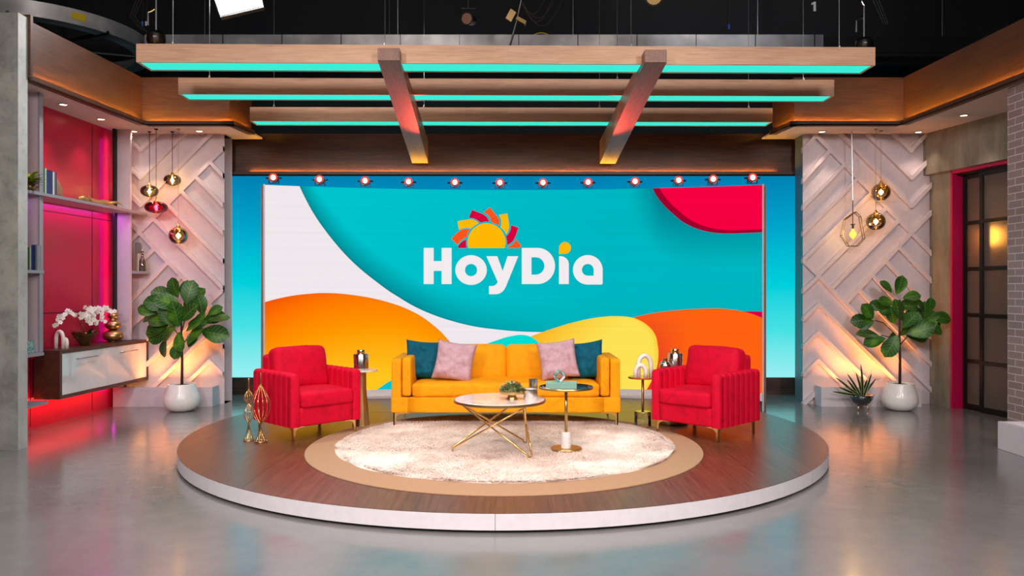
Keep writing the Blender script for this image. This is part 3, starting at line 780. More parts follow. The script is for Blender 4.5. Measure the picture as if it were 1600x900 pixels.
shape([[(600, 452), (685, 452), (727, 568), (765, 452), (849, 452), (755, 682), (742, 708), (726, 728), (706, 741), (685, 748), (620, 749), (620, 685), (652, 684), (668, 678), (680, 668), (688, 652)]], wl, 'logo_letter')
shape([[(876, 387)]+arcp(1000, 528, 136, 141, -90, 90, 28)+[(876, 669)], [(952, 460)]+arcp(985, 528, 68, 68, -90, 90, 20)+[(952, 596)]], wl, 'logo_letter')
shape([[(1167, 452), (1180, 452)]+arcp(1180, 516, 64, 64, -90, 0, 10)+[(1244, 669), (1167, 669)]], wl, 'logo_letter')
shape([arcp(1392, 558, 116, 116, -360, -0, 48)[:-1][0:0]+arcp(1392, 558, 116, 115, 90, 360, 40)+[(1508, 665), (1500, 673)], arcp(1392, 558, 46, 46, 90, 360, 24)+[(1438, 604)]], wl, 'logo_letter')
shape([[(1167, 434)]+arcp(1214, 387, 46, 46, 180, 450, 30)], M['logo_yellow'], 'logo_accent')
shape([[p for p in arcp(601, 343, 148, 148, 162.3, 377.7, 40)]], M['logo_yellow'], 'logo_sun')
RY = [('c', [(373, 388), (383, 366), (398, 346), (420, 330), (443, 322), (441, 355), (447, 388)]),
      ('o', [(326, 315), (350, 288), (375, 265), (398, 249), (420, 241), (448, 238), (475, 240), (458, 262), (447, 300), (425, 312), (400, 330), (370, 362)]),
      ('y', [(374, 180), (450, 166), (478, 164), (500, 168), (524, 179), (541, 195), (508, 212), (478, 236), (452, 229), (420, 232), (386, 245)]),
      ('c', [(487, 90), (560, 118), (586, 132), (604, 148), (616, 166), (622, 183), (590, 182), (555, 190), (532, 172), (508, 160), (490, 155), (462, 152)]),
      ('o', [(627, 70), (675, 130), (692, 152), (701, 172), (703, 192), (697, 214), (668, 197), (635, 186), (630, 160), (620, 140), (604, 124), (578, 107)]),
      ('y', [(697, 130), (763, 119), (777, 200), (777, 225), (770, 255), (755, 282), (737, 250), (710, 225), (717, 202), (717, 178), (712, 158)]),
      ('c', [(792, 208), (851, 230), (828, 296), (812, 328), (790, 350), (760, 366), (760, 330), (752, 297), (772, 278), (786, 250), (790, 230)]),
      ('o', [(833, 322), (874, 370), (858, 388), (757, 388), (765, 378), (785, 370), (810, 353)])]
CM = {'c': M['logo_crimson'], 'o': M['logo_orange'], 'y': M['logo_yellow']}
for k, pts in RY: shape([pts], CM[k], 'logo_ray')

# small lamps along the top of the screen
def make_par():
    r = empty('stage_spotlight', (0, 0, 0))
    bm = bmesh.new(); bx(bm, -.055, -.047, -.01, .01, .0, .062); bx(bm, .047, .055, -.01, .01, .0, .062); bx(bm, -.055, .055, -.012, .012, -.0, .006)
    tube(bm, [(-.085, 0, .06), (-.042, 0, .06)], .009); tube(bm, [(.042, 0, .06), (.085, 0, .06)], .009); tube(bm, [(-.02, 0, .004), (.02, .0, .03)], .004)
    finish('yoke', bm, M['blackmetal'], r)
    bm = bmesh.new(); tube(bm, [(0, .09, .055), (0, .05, .058), (0, -.02, .064)], [.02, .042, .044], 20); finish('lamp_can', bm, M['blackmetal'], r)
    bm = bmesh.new()
    ring = [[bm.verts.new((q*math.cos(2*PI*k/24), -.022, .064+q*math.sin(2*PI*k/24))) for k in range(24)] for q in (.027, .047)]
    for k in range(24): bm.faces.new((ring[0][k], ring[0][(k+1) % 24], ring[1][(k+1) % 24], ring[1][k]))
    finish('red_rim', bm, M['par_rim'], r)
    bm = bmesh.new(); vs = [bm.verts.new((.027*math.cos(2*PI*k/24), -.023, .064+.029*math.sin(2*PI*k/24))) for k in range(24)]; bm.faces.new(vs); finish('lens', bm, M['par_lens'], r)
    return r
par = make_par()
pu = [428, 500, 571, 638.6, 711, 781, 848.3, 918.5, 991.8, 1059.6, 1113.4, 1175]
words = ['first', 'second', 'third', 'fourth', 'fifth', 'sixth']
for i, u in enumerate(pu):
    o = par if i == 0 else copy_tree(par)
    s, z = px2sz(u, 290); p = arc(s, Z1, -.09); o.location = (p.x, p.y, Z1+.03); o.scale = (1.12, 1.12, 1.12)
    side, k = ('left', i) if i < 6 else ('right', 11-i)
    tag(o, 'small glowing red stage lamp on top of the screen, %s from its %s end' % (words[k], side), 'spotlight', 'small lamps along the top of the video wall')

# ================================================================== BEAM CANOPY
cn = empty('beam_canopy', (0, 8.2, 3.4), 0, 'hanging canopy of three teal-lit wood beams and two cross beams', 'canopy')
def beam(uL, uR, Y, vb, vt, dep, tilt):
    h = (450-vb)/F*Y+HC; ht = (450-vt)/F*Y+HC
    xl = (uL-800)/F*Y; xr = (uR-800)/F*Y; cxm = (xl+xr)/2; L = xr-xl
    bm = bmesh.new(); w = .018
    bx(bm, -L/2, L/2, 0, w, 0, ht-h); bx(bm, -L/2, L/2, dep-w, dep, 0, ht-h)
    bx(bm, -L/2, -L/2+w, w, dep-w, 0, ht-h); bx(bm, L/2-w, L/2, w, dep-w, 0, ht-h); bx(bm, -L/2+w, L/2-w, w, dep-w, ht-h-.02, ht-h)
    b = finish('long_beam', bm, M['light_wood'], cn, loc=(cxm, Y-8.2, h-3.4), rot=(0, 0, tilt))
    bm = bmesh.new(); bx(bm, -L/2+w+.001, L/2-w-.001, w+.001, dep-w-.001, .006, .014); finish('light_panel', bm, M['teal_led'], b)
    for fx in (-.46, -.17, .17, .46):
        bm = bmesh.new(); tube(bm, [(fx*L, dep/2, ht-h), (fx*L, dep/2, 7.9-h)], .0025, 6); tube(bm, [(fx*L-.02, dep/2, ht-h), (fx*L, dep/2, ht-h+.07), (fx*L+.02, dep/2, ht-h)], .005, 6)
        finish('hanging_cable', bm, M['steel'], b)
    return b
beam(217, 1372, 7.0, 99.5, 71, .29, math.radians(.9))
beam(281, 1306, 8.18, 148.5, 123, .27, math.radians(.7))
beam(391.5, 1208.5, 9.42, 190, 168, .26, math.radians(.5))
def cross(pf, pr, name='cross_beam'):
    """pf: front face pixel box (x0,x1,ytop,ybot); pr: rear underside (x0,x1,ybot,ytop)"""
    Yf, Yr = 6.86, 10.22
    A = [P(pf[0], pf[3], Yf), P(pf[1], pf[3], Yf), P(pf[1], pf[2], Yf), P(pf[0], pf[2], Yf)]
    B = [P(pr[0], pr[2], Yr), P(pr[1], pr[2], Yr), P(pr[1], pr[3], Yr), P(pr[0], pr[3], Yr)]
    bm = bmesh.new(); off = Vector((0, 8.2, 3.4))
    a = [bm.verts.new(v-off) for v in A]; b = [bm.verts.new(v-off) for v in B]
    bm.faces.new(a); bm.faces.new(b[::-1])
    for k in range(4): bm.faces.new((a[k], a[(k+1) % 4], b[(k+1) % 4], b[k]))
    return finish(name, bm, MATS['cross_wood'], cn)
MATS['cross_wood'] = wood('cross_wood', srgb(92, 60, 48), srgb(124, 86, 70), srgb(146, 106, 88), .42, (20, 1.2, 20))
cross((590, 624.5, 75, 94), (644, 669, 255, 220))
cross((1007.5, 1042, 77.5, 97), (937, 961.5, 256, 220))
light('red_accent_light', 'SPOT', (-.92, 9.6, 2.82), (-1.136, 8.42, 3.28), 480, (1, .08, .04), .04, spot=24, blend=1)
light('red_accent_light', 'SPOT', (1.02, 9.6, 2.82), (1.25, 8.42, 3.28), 480, (1, .08, .04), .04, spot=24, blend=1)

# ================================================================== FURNITURE
def rail_leg(bm, x, y, h, sx, sy, L1=.13, t=.008):
    """angled metal bracket foot: a plate in each of two directions, curving down to a small foot"""
    for ax, sg in (('x', sx), ('y', sy)):
        prof = [(0, 0), (.022, 0), (.024, h*.62), (.034, h*.78), (.06, h*.90), (L1, h*.955), (L1, h), (0, h)]
        fr_ = [];
        for w in (0, t):
            row = []
            for d, z in prof:
                if ax == 'x': row.append(bm.verts.new((x+sg*d, y+sy*w, z)))
                else: row.append(bm.verts.new((x+sx*w, y+sg*d, z)))
            fr_.append(row)
        n = len(prof); bm.faces.new(fr_[0]); bm.faces.new(fr_[1][::-1])
        for k in range(n): bm.faces.new((fr_[0][k], fr_[0][(k+1) % n], fr_[1][(k+1) % n], fr_[1][k]))

def channel_arm(bm, x0, x1, yf, yb, z0, z1, nch=7, amp=.007):
    """arm of vertical padded channels: cross section lofted along y"""
    w = (x1-x0)/2; cx = (x0+x1)/2; r = min(w*.75, .04)
    def sec(y, k, sh=0):
        ww = w+k*amp-sh; zt = z1+k*amp-sh; pts = [(cx-ww, z0), (cx-ww, zt-r)]
        for i in range(1, 7): a = PI-PI/2*i/6; pts.append((cx-ww+r+r*math.cos(a), zt-r+r*math.sin(a)))
        for i in range(0, 7): a = PI/2-PI/2*i/6; pts.append((cx+ww-r+r*math.cos(a), zt-r+r*math.sin(a)))
        pts.append((cx+ww, z0))
        return [bm.verts.new((px, y, pz)) for px, pz in pts]
    ys = []; fr_ = .07; Lc = (yb-yf-fr_)
    ys += [(yf, 0, .012), (yf+.006, 0, .003), (yf+.015, 0, 0), (yf+fr_-.004, 0, 0), (yf+fr_, -.6, 0)]
    for c in range(nch):
        for i in range(1, 9): ph = i/8; ys.append((yf+fr_+Lc*(c+ph)/nch, math.sin(PI*ph)**.6*1.0-.5*(ph == 1), 0))
    ys[-1] = (yb, 0, 0)
    rows = [sec(*q) for q in ys]
    for a, b in zip(rows, rows[1:]):
        for i in range(len(a)-1): bm.faces.new((a[i], a[i+1], b[i+1], b[i]))
        bm.faces.new((a[-1], a[0], b[0], b[-1]))
    bm.faces.new(rows[0]); bm.faces.new(rows[-1][::-1])

def armchair(loc, rz, label):
    r = empty('armchair', loc, rz, label, 'armchair', 'crimson velvet armchairs on the stage')
    V = M['red_velvet']; w, d = .36, .35; zb = .126
    for sx in (-1, 1):
        for sy in (-1, 1):
            bm = bmesh.new(); rail_leg(bm, sx*(w-.035), sy*(d-.035), zb, -sx, -sy, .12); finish('leg', bm, M['gold'], r)
    bm = bmesh.new(); cushion(bm, (0, 0, zb+.085), (w-.082, d-.004, .085), .012, n=6); finish('base', bm, V, r, smooth=True)
    for sx in (-1, 1):
        bm = bmesh.new(); a, b = sorted((sx*(w-.088), sx*w)); channel_arm(bm, a, b, -d, d-.005, zb, .592); finish('armrest', bm, V, r, autos=50)
    bm = bmesh.new(); cushion(bm, (0, d-.075, zb+.30), (w-.082, .072, .30), .03, n=8); finish('back_frame', bm, V, r, smooth=True)
    bm = bmesh.new(); cushion(bm, (0, -.074, .356), (w-.094, .30, .068), .03, (0, .006, .016), wob=.004); finish('seat_cushion', bm, V, r, smooth=True)
    bm = bmesh.new(); cushion(bm, (0, 0, 0), (w-.09, .085, .195), .05, (.006, .035, .012), n=12, wob=.008, seed=3)
    finish('back_cushion', bm, V, r, smooth=True, loc=(0, .155, .595), rot=(math.radians(-11), 0, 0))
    return r
armchair((-1.908, 7.312, .123), math.radians(45), 'crimson velvet armchair with gold legs, left of the mustard sofa')
armchair((1.796, 7.282, .123), math.radians(-46), 'crimson velvet armchair with gold legs, right of the mustard sofa')

# sofa
sf = empty('sofa', (-.06, 7.93, .123), 0, 'mustard yellow velvet two seat sofa on angular gold legs', 'sofa')
V = M['yellow_velvet']; hw, hd, zb = 1.103, .40, .147
for sx in (-1, 1):
    for sy in (-1, 1):
        bm = bmesh.new(); rail_leg(bm, sx*(hw-.02), sy*(hd-.03), zb, -sx, -sy, .16, .012); finish('leg', bm, M['gold'], sf)
bm = bmesh.new(); cushion(bm, (0, 0, zb+.075), (hw-.165, hd-.002, .075), .008, n=6); finish('base', bm, V, sf, smooth=True)
for sx in (-1, 1):
    bm = bmesh.new(); cushion(bm, (sx*(hw-.083), 0, zb+.075), (.085, hd+.003, .075), .012, n=6)
    cushion(bm, (sx*(hw-.05), 0, zb+.26), (.05, hd, .26), .022, n=8); finish('armrest', bm, V, sf, smooth=True)
    bm = bmesh.new(); cushion(bm, (sx*(hw-.148), -.02, .488), (.046, hd-.025, .185), .024, (.006, 0, .006), n=8, wob=.002); finish('arm_pad', bm, V, sf, smooth=True)
bm = bmesh.new(); cushion(bm, (0, hd-.08, zb+.26), (hw-.10, .08, .26), .03, n=8); finish('back_frame', bm, V, sf, smooth=True)
bm = bmesh.new(); cushion(bm, (0, -.07, .362), (hw-.20, .33, .068), .035, (0, .008, .014), n=16, wob=.004); finish('seat_cushion', bm, V, sf, smooth=True)
for sx in (-1, 1):
    bm = bmesh.new(); cushion(bm, (0, 0, 0), ((hw-.20)/2-.002, .085, .185), .05, (.004, .03, .008), n=12, wob=.006, seed=sx*5)
    finish('back_cushion', bm, V, sf, smooth=True, loc=(sx*(hw-.20)/2, .20, .575), rot=(math.radians(-9), 0, 0))

def pil(name, mat, u, v, Y, size, tilt, rz, rx, seed, label, group=None):
    p = P(u, v, Y); o = throw_pillow(name, mat, size, .15, p, math.radians(tilt), math.radians(rz), math.radians(rx), seed)
    return tag(o, label, 'cushion', group)
pil('throw_pillow', M['teal_velvet'], 664, 562.5, 7.93, .40, 4, 8, -14, 1, 'dark teal square cushion at the left end of the sofa')
pil('throw_pillow', M['pink_velvet'], 710, 564.5, 7.77, .40, 8, -4, -16, 5, 'blush pink square cushion leaning beside the left teal cushion')
pil('throw_pillow', M['pink_velvet'], 872, 562, 7.77, .39, -7, 3, -16, 9, 'dusty pink square cushion leaning beside the right teal cushion')
pil('throw_pillow', M['teal_velvet'], 914, 563, 7.93, .39, -8, -18, -14, 12, 'dark teal square cushion at the right end of the sofa')

# coffee table
ct = empty('coffee_table', (-.10, 6.39, .146), 0, 'round marble coffee table on crossed gold rod legs', 'table')
bm = bmesh.new(); lathe(bm, [(0, .4025), (.366, .4025), (.366, .42), (.362, .423), (0, .423)], 72); finish('marble_top', bm, M['marble'], ct)
bm = bmesh.new(); lathe(bm, [(.34, .398), (.372, .398), (.375, .401), (.375, .419), (.3665, .419), (.3665, .402), (.34, .402), (.34, .398)], 72); finish('gold_rim', bm, M['dark_gold'], ct, autos=40)
fa = [math.radians(a) for a in (183, -52, 57)]
for i in range(3):
    f = Vector((.385*math.cos(fa[i]), .36*math.sin(fa[i]), .006))
    bm = bmesh.new()
    T_ = []
    for j in range(3):
        if j == i: continue
        T_.append(Vector((.325*math.cos(fa[j]), .325*math.sin(fa[j]), .39)))
    side = Vector((-math.sin(fa[i]), math.cos(fa[i]), 0))
    T_.sort(key=lambda q: q.dot(side))
    path = [T_[0], f-side*.02+Vector((0, 0, .02)), f-side*.012, f+side*.012, f+side*.02+Vector((0, 0, .02)), T_[1]]
    tube(bm, path, .0075, 10); finish('leg', bm, M['gold'], ct, smooth=True)

# side table with marble post
s1 = empty('side_table', (.443, 6.43, .146), 0, 'round black glass side table with gold pole and white marble stub', 'table')
bm = bmesh.new(); lathe(bm, [(0, .0), (.13, 0), (.13, .012), (.125, .017), (0, .017)], 48); finish('base', bm, M['dark_gold'], s1, autos=40)
bm = bmesh.new(); lathe(bm, [(0, .017), (.0415, .017), (.0415, .143), (.039, .147), (0, .147)], 32); finish('marble_stub', bm, M['marble_white'], s1, autos=40)
bm = bmesh.new(); tube(bm, [(0, 0, .147), (0, 0, .50)], .0125, 16); finish('pole', bm, M['dark_gold'], s1, smooth=True)
bm = bmesh.new(); lathe(bm, [(0, .50), (.212, .50), (.220, .508), (.220, .518), (.214, .518), (.212, .508), (0, .506)], 64); finish('tray_top', bm, M['tray'], s1, autos=40)
bm = bmesh.new(); lathe(bm, [(.2205, .500), (.223, .503), (.223, .519), (.2145, .5195)], 64); finish('tray_rim', bm, M['dark_gold'], s1, smooth=True)
# book and crystal on it
bk = empty('book', (.405, 6.44, .6535), math.radians(-4), 'mint green hardback book lying on the black side table', 'book')
bm = bmesh.new(); bx(bm, -.125, .125, -.085, .085, 0, .004); bx(bm, -.125, .125, -.085, .085, .041, .045); bx(bm, -.125, .125, -.088, -.083, 0, .045); finish('cover', bm, M['book_mint'], bk, bev=.001)
bm = bmesh.new(); bx(bm, -.12, .12, -.082, .08, .004, .041); finish('pages', bm, M['page'], bk)
bm = bmesh.new(); bx(bm, -.04, .04, -.04, .04, -.04, .04)
t = NT('crystal'); t.set(Base_Color=(.95, 1, 1, 1), Roughness=0.0, Transmission_Weight=1.0, IOR=1.5); M['crystal'] = t.m
o = finish('crystal_cube', bm, M['crystal'], loc=(.385, 6.42, .751), bev=.002); o.rotation_euler = (math.radians(28), math.radians(33), math.radians(25)); o.scale = (.85, .85, .85)
tag(o, 'clear crystal cube tilted on its corner on the mint book', 'ornament')

# things on the coffee table
ZT = .146+.4235
cs = empty('cake_stand', (.0, 6.36, ZT), 0, 'small brass pedestal bowl filled with succulents on the marble table', 'planter')
bm = bmesh.new(); lathe(bm, [(0, 0), (.046, 0), (.046, .004), (.035, .02), (.032, .04), (.036, .043), (.1, .045), (.103, .05), (.103, .072), (.098, .072), (.096, .055), (0, .055)], 40); finish('brass_stand', bm, M['dark_gold'], cs, autos=40)
bm = bmesh.new(); rnd = random.Random(5); uvl = bm.loops.layers.uv.new('UVMap')
def blade(bm, base, dirv, ln, w, bend=.3, uvl=None, seg=4, nrm=None, shape_=None, cup=0):
    dirv = Vector(dirv).normalized(); side = dirv.cross(nrm or Vector((0, 0, 1)))
    if side.length < .05: side = dirv.cross(Vector((0, 1, 0)))
    side.normalize(); up = side.cross(dirv); rows = []
    for i in range(seg+1):
        s = i/seg; ww = w*(shape_(s) if shape_ else math.sin(PI*min(1, .12+.88*s))**.7)
        c = Vector(base)+dirv*ln*s-up*(bend*ln*s*s)
        if ww < 1e-4: rows.append([bm.verts.new(c)])
        else: rows.append([bm.verts.new(c-side*ww+up*cup*ww), bm.verts.new(c), bm.verts.new(c+side*ww+up*cup*ww)])
    for i, (a, b) in enumerate(zip(rows, rows[1:])):
        v0, v1 = i/seg, (i+1)/seg
        def fa_(vs, us):
            f = bm.faces.new(vs)
            if uvl:
                for l, q in zip(f.loops, us): l[uvl].uv = q
        if len(a) == 3 and len(b) == 3:
            fa_((a[0], a[1], b[1], b[0]), ((0, v0), (.5, v0), (.5, v1), (0, v1))); fa_((a[1], a[2], b[2], b[1]), ((.5, v0), (1, v0), (1, v1), (.5, v1)))
        elif len(a) == 3: fa_((a[0], a[1], b[0]), ((0, v0), (.5, v0), (.5, v1))); fa_((a[1], a[2], b[0]), ((.5, v0), (1, v0), (.5, v1)))
        elif len(b) == 3: fa_((a[0], b[1], b[0]), ((.5, v0), (.5, v1), (0, v1))); fa_((a[0], b[2], b[1]), ((.5, v0), (1, v1), (.5, v1)))
for i in range(230):
    a = rnd.random()*2*PI; r = .09*math.sqrt(rnd.random()); h = .065+.085*(1-(r/.1)**2)*rnd.uniform(.6, 1)
    blade(bm, (r*math.cos(a), r*math.sin(a), h-.02), (math.cos(a)*.7, math.sin(a)*.7, rnd.uniform(.3, 1.1)), rnd.uniform(.03, .05), .009, .2)
finish('succulent_leaves', bm, M['dusty_leaf'], cs, smooth=True)
for i in range(6):
    bm = bmesh.new(); a = rnd.random()*2*PI; r = rnd.uniform(.01, .085); lathe(bm, [(0, 0), (.009, .006), (.011, .014), (.006, .024), (0, .028)], 8, (r*math.cos(a), r*math.sin(a), .085+.06*(1-r/.1)))
    finish('seed_cone', bm, M['rusty'], cs, smooth=True)
bm = bmesh.new(); A = [Vector(q) for q in ((.0, -.03, .165), (.10, .0, .085), (.02, -.09, .09), (-.02, .06, .11))]
for i in range(4):
    for j in range(i): tube(bm, [A[i], A[j]], .0018, 6)
finish('wire_prism', bm, M['dark_gold'], cs)
cd = empty('candle_jar', (.150, 6.33, ZT), 0, 'short silver mercury glass candle in front on the marble table', 'candle')
bm = bmesh.new(); lathe(bm, [(0, 0), (.053, 0), (.056, .004), (.056, .088), (.052, .088), (.052, .012), (0, .012)], 36); finish('jar', bm, M['chrome'], cd, autos=40)
bm = bmesh.new(); lathe(bm, [(0, .06), (.0515, .06), (.0515, .074), (0, .074)], 32); finish('wax', bm, M['page'], cd)
cd = empty('glass_vase', (.175, 6.50, ZT), 0, 'taller silver glass tumbler standing behind the candle', 'vase')
bm = bmesh.new(); lathe(bm, [(0, 0), (.038, 0), (.038, .145), (.035, .145), (.035, .01), (0, .01)], 32); finish('tumbler', bm, M['chrome'], cd, autos=40)

# left rear marble side table, mirror jar
s2 = empty('side_table', (-1.475, 7.665, .123), 0, 'round white marble side table behind the left armchair', 'table')
bm = bmesh.new(); lathe(bm, [(0, .537), (.157, .537), (.160, .540), (.160, .551), (0, .554)], 56); finish('marble_top', bm, M['marble_white'], s2, autos=40)
bm = bmesh.new(); lathe(bm, [(0, 0), (.088, 0), (.085, .02), (.052, .36), (.05, .537), (0, .537)], 12); finish('faceted_base', bm, M['dark_gold'], s2)
def jar(loc, R, h, label, parentname='lidded_jar'):
    j = empty(parentname, loc, 0, label, 'jar')
    bm = bmesh.new(); lathe(bm, [(0, 0), (R*.92, 0), (R, R*.12), (R, h*.74), (R*.92, h*.80), (R*.5, h*.82), (0, h*.82)], 16); finish('mirrored_body', bm, M['smoked_mirror'], j, autos=30)
    bm = bmesh.new(); lathe(bm, [(0, h*.82), (R*.5, h*.82), (R*.52, h*.85), (R*.52, h*.97), (R*.48, h), (0, h)], 28); finish('lid', bm, M['gold'], j, autos=40)
jar((-1.475, 7.66, .123+.554), .074, .19, 'mirrored jar with gold lid on the marble table behind left armchair')
# gold and acrylic drinks table at right
s3 = empty('drinks_table', (1.26, 7.56, .123), 0, 'tiny clear drinks table with gold pole and acrylic drum base', 'table')
bm = bmesh.new(); lathe(bm, [(0, 0), (.078, 0), (.08, .005), (.08, .155), (.077, .16), (0, .16)], 40); finish('acrylic_base', bm, M['acrylic'], s3, autos=40)
bm = bmesh.new(); lathe(bm, [(0, .001), (.07, .001), (.07, .006), (0, .006)], 32); finish('base_plate', bm, M['copper'], s3)
bm = bmesh.new(); tube(bm, [(0, 0, .15), (0, 0, .478)], .013, 16); finish('pole', bm, M['dark_gold'], s3, smooth=True)
bm = bmesh.new(); lathe(bm, [(0, .478), (.138, .478), (.14, .480), (.14, .490), (.138, .492), (0, .492)], 56); finish('tinted_top', bm, M['orange_acrylic'], s3, autos=40)
def knot(loc, s, rz, label):
    k = empty('knot_sculpture', loc, rz, label, 'sculpture')
    def arch(pts, r, nm):
        bm = bmesh.new(); tube(bm, pts, r, 14); finish(nm, bm, M['ceramic'], k, smooth=True)
    r = .017*s
    arch([(-.045*s, 0, 0)]+[(.005*s-.05*s*math.cos(a), .0, .085*s+.075*s*math.sin(a)) for a in [PI*i/14 for i in range(15)]]+[(.055*s, 0, 0)], r, 'loop')
    arch([(0, -.036*s, 0)]+[(-.036*s+.036*s*math.cos(a), -.036*s+.02*s*i_/12, .045*s+.045*s*math.sin(a)) for i_, a in [(i, PI*i/12) for i in range(13)]]+[(-.074*s, -.016*s, 0)], r*.95, 'loop')
    return k
knot((1.27, 7.55, .123+.493), 1.28, .2, 'white ceramic knot sculpture on the clear drinks table')
# drum table behind right armchair
s4 = empty('pedestal_table', (1.60, 7.82, .123), 0, 'round bronze pedestal table mostly hidden behind the right armchair', 'table')
bm = bmesh.new(); lathe(bm, [(0, 0), (.15, 0), (.155, .012), (.15, .04), (.03, .055), (.022, .08), (.022, .515), (0, .515)], 40); finish('pedestal', bm, M['dark_gold'], s4, autos=40)
bm = bmesh.new(); lathe(bm, [(0, .515), (.15, .515), (.15, .527), (0, .527)], 40); finish('table_top', bm, M['dark_gold'], s4)
jar((1.635, 7.86, .651), .075, .21, 'larger mirrored jar with gold lid behind the right armchair')
j = empty('round_jar', (1.515, 7.76, .651), 0, 'small round mirrored bottle with gold lid beside the larger jar', 'jar')
bm = bmesh.new(); lathe(bm, [(0, 0), (.04, 0), (.055, .03), (.055, .06), (.04, .09), (.02, .1), (0, .1)], 28); finish('mirrored_body', bm, M['smoked_mirror'], j, smooth=True)
bm = bmesh.new(); lathe(bm, [(0, .1), (.023, .1), (.023, .125), (0, .127)], 20); finish('lid', bm, M['gold'], j, autos=40)

# gold wire floor ornaments
def wire(loc, lobes, base_r, base_h, top_h, total, label, n=12):
    w = empty('wire_ornament', loc, 0, label, 'ornament')
    bm = bmesh.new()
    for k in range(n):
        a = 2*PI*k/n
        for (z0, z1, R, rn) in lobes+[(0, base_h, -base_r, .006)]:
            pts = []
            for i in range(13):
                s = i/12
                if R < 0: r = .006+(-R-.006)*(1-s)**1.8
                else: r = rn+(R-rn)*math.sin(PI*s**.9)**1.15
                pts.append((r*math.cos(a), r*math.sin(a), z0+(z1-z0)*s))
            tube(bm, pts, .0022, 5, False)
    finish('wire_cage', bm, M['gold'], w, smooth=True)
    bm = bmesh.new(); top = max(l[1] for l in lobes); lathe(bm, [(0, top-.03), (.016, top-.025), (.008, top+.02), (.006, total-.01), (.008, total-.004), (0, total)], 14)
    finish('finial', bm, M['gold'], w, smooth=True)
    bm = bmesh.new(); tube(bm, [(base_r*math.cos(2*PI*i/32), base_r*math.sin(2*PI*i/32), .005) for i in range(33)], .0045, 6, False)
    finish('base_ring', bm, M['gold'], w, smooth=True)
wire((-2.20, 6.87, .123), [(.155, .50, .083, .007)], .054, .155, 0, .605, 'tall gold wire ornament with one bulb in front of the left armchair')
wire((-2.325, 6.93, .123), [(.16, .325, .043, .007), (.325, .445, .042, .007)], .045, .16, 0, .55, 'shorter gold wire ornament with two stacked bulbs beside the left armchair')

# ================================================================== PLANTS
def fleaf(s): return (math.sin(PI*min(1, s*.92+.04))**.75)*(.55+.75*s)*.95 if 0 < s < 1 else (.02 if s == 0 else 0)
def fiddle(bm, uvl, base, dirv, ln, nrm):
    ln *= 1.07; blade(bm, base, dirv, ln, ln*.36, .22, uvl, 8, nrm, fleaf, .22)
def fig(loc, leaves, branches, trunk_top, label, seed):
    t_ = empty('fiddle_leaf_fig', loc, 0, label, 'potted plant', 'potted fiddle leaf figs by the chevron walls')
    bm = bmesh.new(); lathe(bm, [(0, 0), (.10, 0), (.145, .012), (.19, .06), (.207, .11), (.2, .17), (.178, .24), (.155, .31), (.152, .325), (.142, .325), (.142, .29), (0, .29)], 48); finish('pot', bm, M['pot'], t_, smooth=True)
    bm = bmesh.new(); lathe(bm, [(0, .31), (.08, .312), (.143, .30)], 24); o = finish('moss', bm, M['soil'], t_, smooth=True)
    bm = bmesh.new(); tube(bm, [(0, 0, .29), (.004, 0, .6), (-.004, 0, .8), trunk_top], [.017, .015, .013, .009], 10)
    for b in branches: tube(bm, b, [.009]+[.006]*(len(b)-1), 8)
    finish('trunk', bm, M['bark'], t_, smooth=True)
    bm = bmesh.new(); uvl = bm.loops.layers.uv.new('UVMap'); rnd = random.Random(seed)
    for (x, z, dx, dz, ln) in leaves:
        y = rnd.uniform(-.10, .10); d = Vector((dx, rnd.uniform(-.55, .1), dz))
        nrm = Vector((rnd.uniform(-.7, .7), -1, rnd.uniform(0, 1.4)))
        base = Vector((x, y, z)); tip = Vector((0, 0, max(.75, min(trunk_top[2], z-.05))))
        fiddle(bm, uvl, base-d.normalized()*ln*.3, d, ln, nrm)
    bmesh.ops.recalc_face_normals(bm, faces=bm.faces)
    o = finish('foliage', bm, M['leaf'], t_, smooth=True)
    return t_
def pxleaves(cu, Y, rows):   # (u,v of middle, direction in px, length m)
    return [((u-cu)/F*Y, (HC-(v-450)/F*Y), dx, dz, ln) for u, v, dx, dz, ln in rows]
cuL = 284.5; YL = 9.40
lv = pxleaves(cuL, YL, [(262, 460, -1, .35, .26), (275, 457, -.3, .8, .24), (285, 459, .1, 1, .22), (298, 465, .3, 1, .28), (297, 468, .6, .8, .24),
    (260, 474, -1, .1, .28), (276, 476, -.5, .3, .30), (253, 480, -.3, .9, .22), (240, 484, -.5, .8, .22), (237, 494, -1, -.1, .24), (238, 487, -1, .3, .2),
    (255, 502, -1, .2, .26), (247, 512, -1, -.25, .30), (252, 520, -1, -.5, .28), (270, 500, -.2, .6, .26), (282, 500, 0, .9, .30), (293, 494, .6, .6, .28), (298, 505, .8, .1, .26),
    (274, 512, -.3, -.3, .26), (284, 526, .1, -.5, .24), (252, 538, -.3, -1, .22), (281, 541, -.2, -1, .2), (270, 488, -.7, .5, .26), (290, 484, .5, .9, .26),
    (301, 512, .7, .6, .2), (317, 483, -.1, 1, .24), (330, 488, .9, .6, .18), (322, 500, .6, .3, .26), (334, 500, .8, .3, .22), (322, 520, 1, -.15, .32), (304, 530, .5, .8, .24), (300, 536, .2, .5, .18), (312, 508, .3, .9, .22), (265, 466, -.8, .6, .22)])
fig((-3.955, YL, 0), lv, [[(0, 0, .78), (.05, -.01, .84), (.14, 0, .98), (.22, 0, 1.1)], [(0, 0, .86), (-.07, .0, .95), (-.16, 0, 1.04)], [(0, 0, .95), (.03, .02, 1.1), (.05, 0, 1.25)]], (-.01, 0, 1.28),
    'potted fiddle leaf fig in a white pot by the left chevron wall', 11)
cuR = 1405.5; YR = 9.47
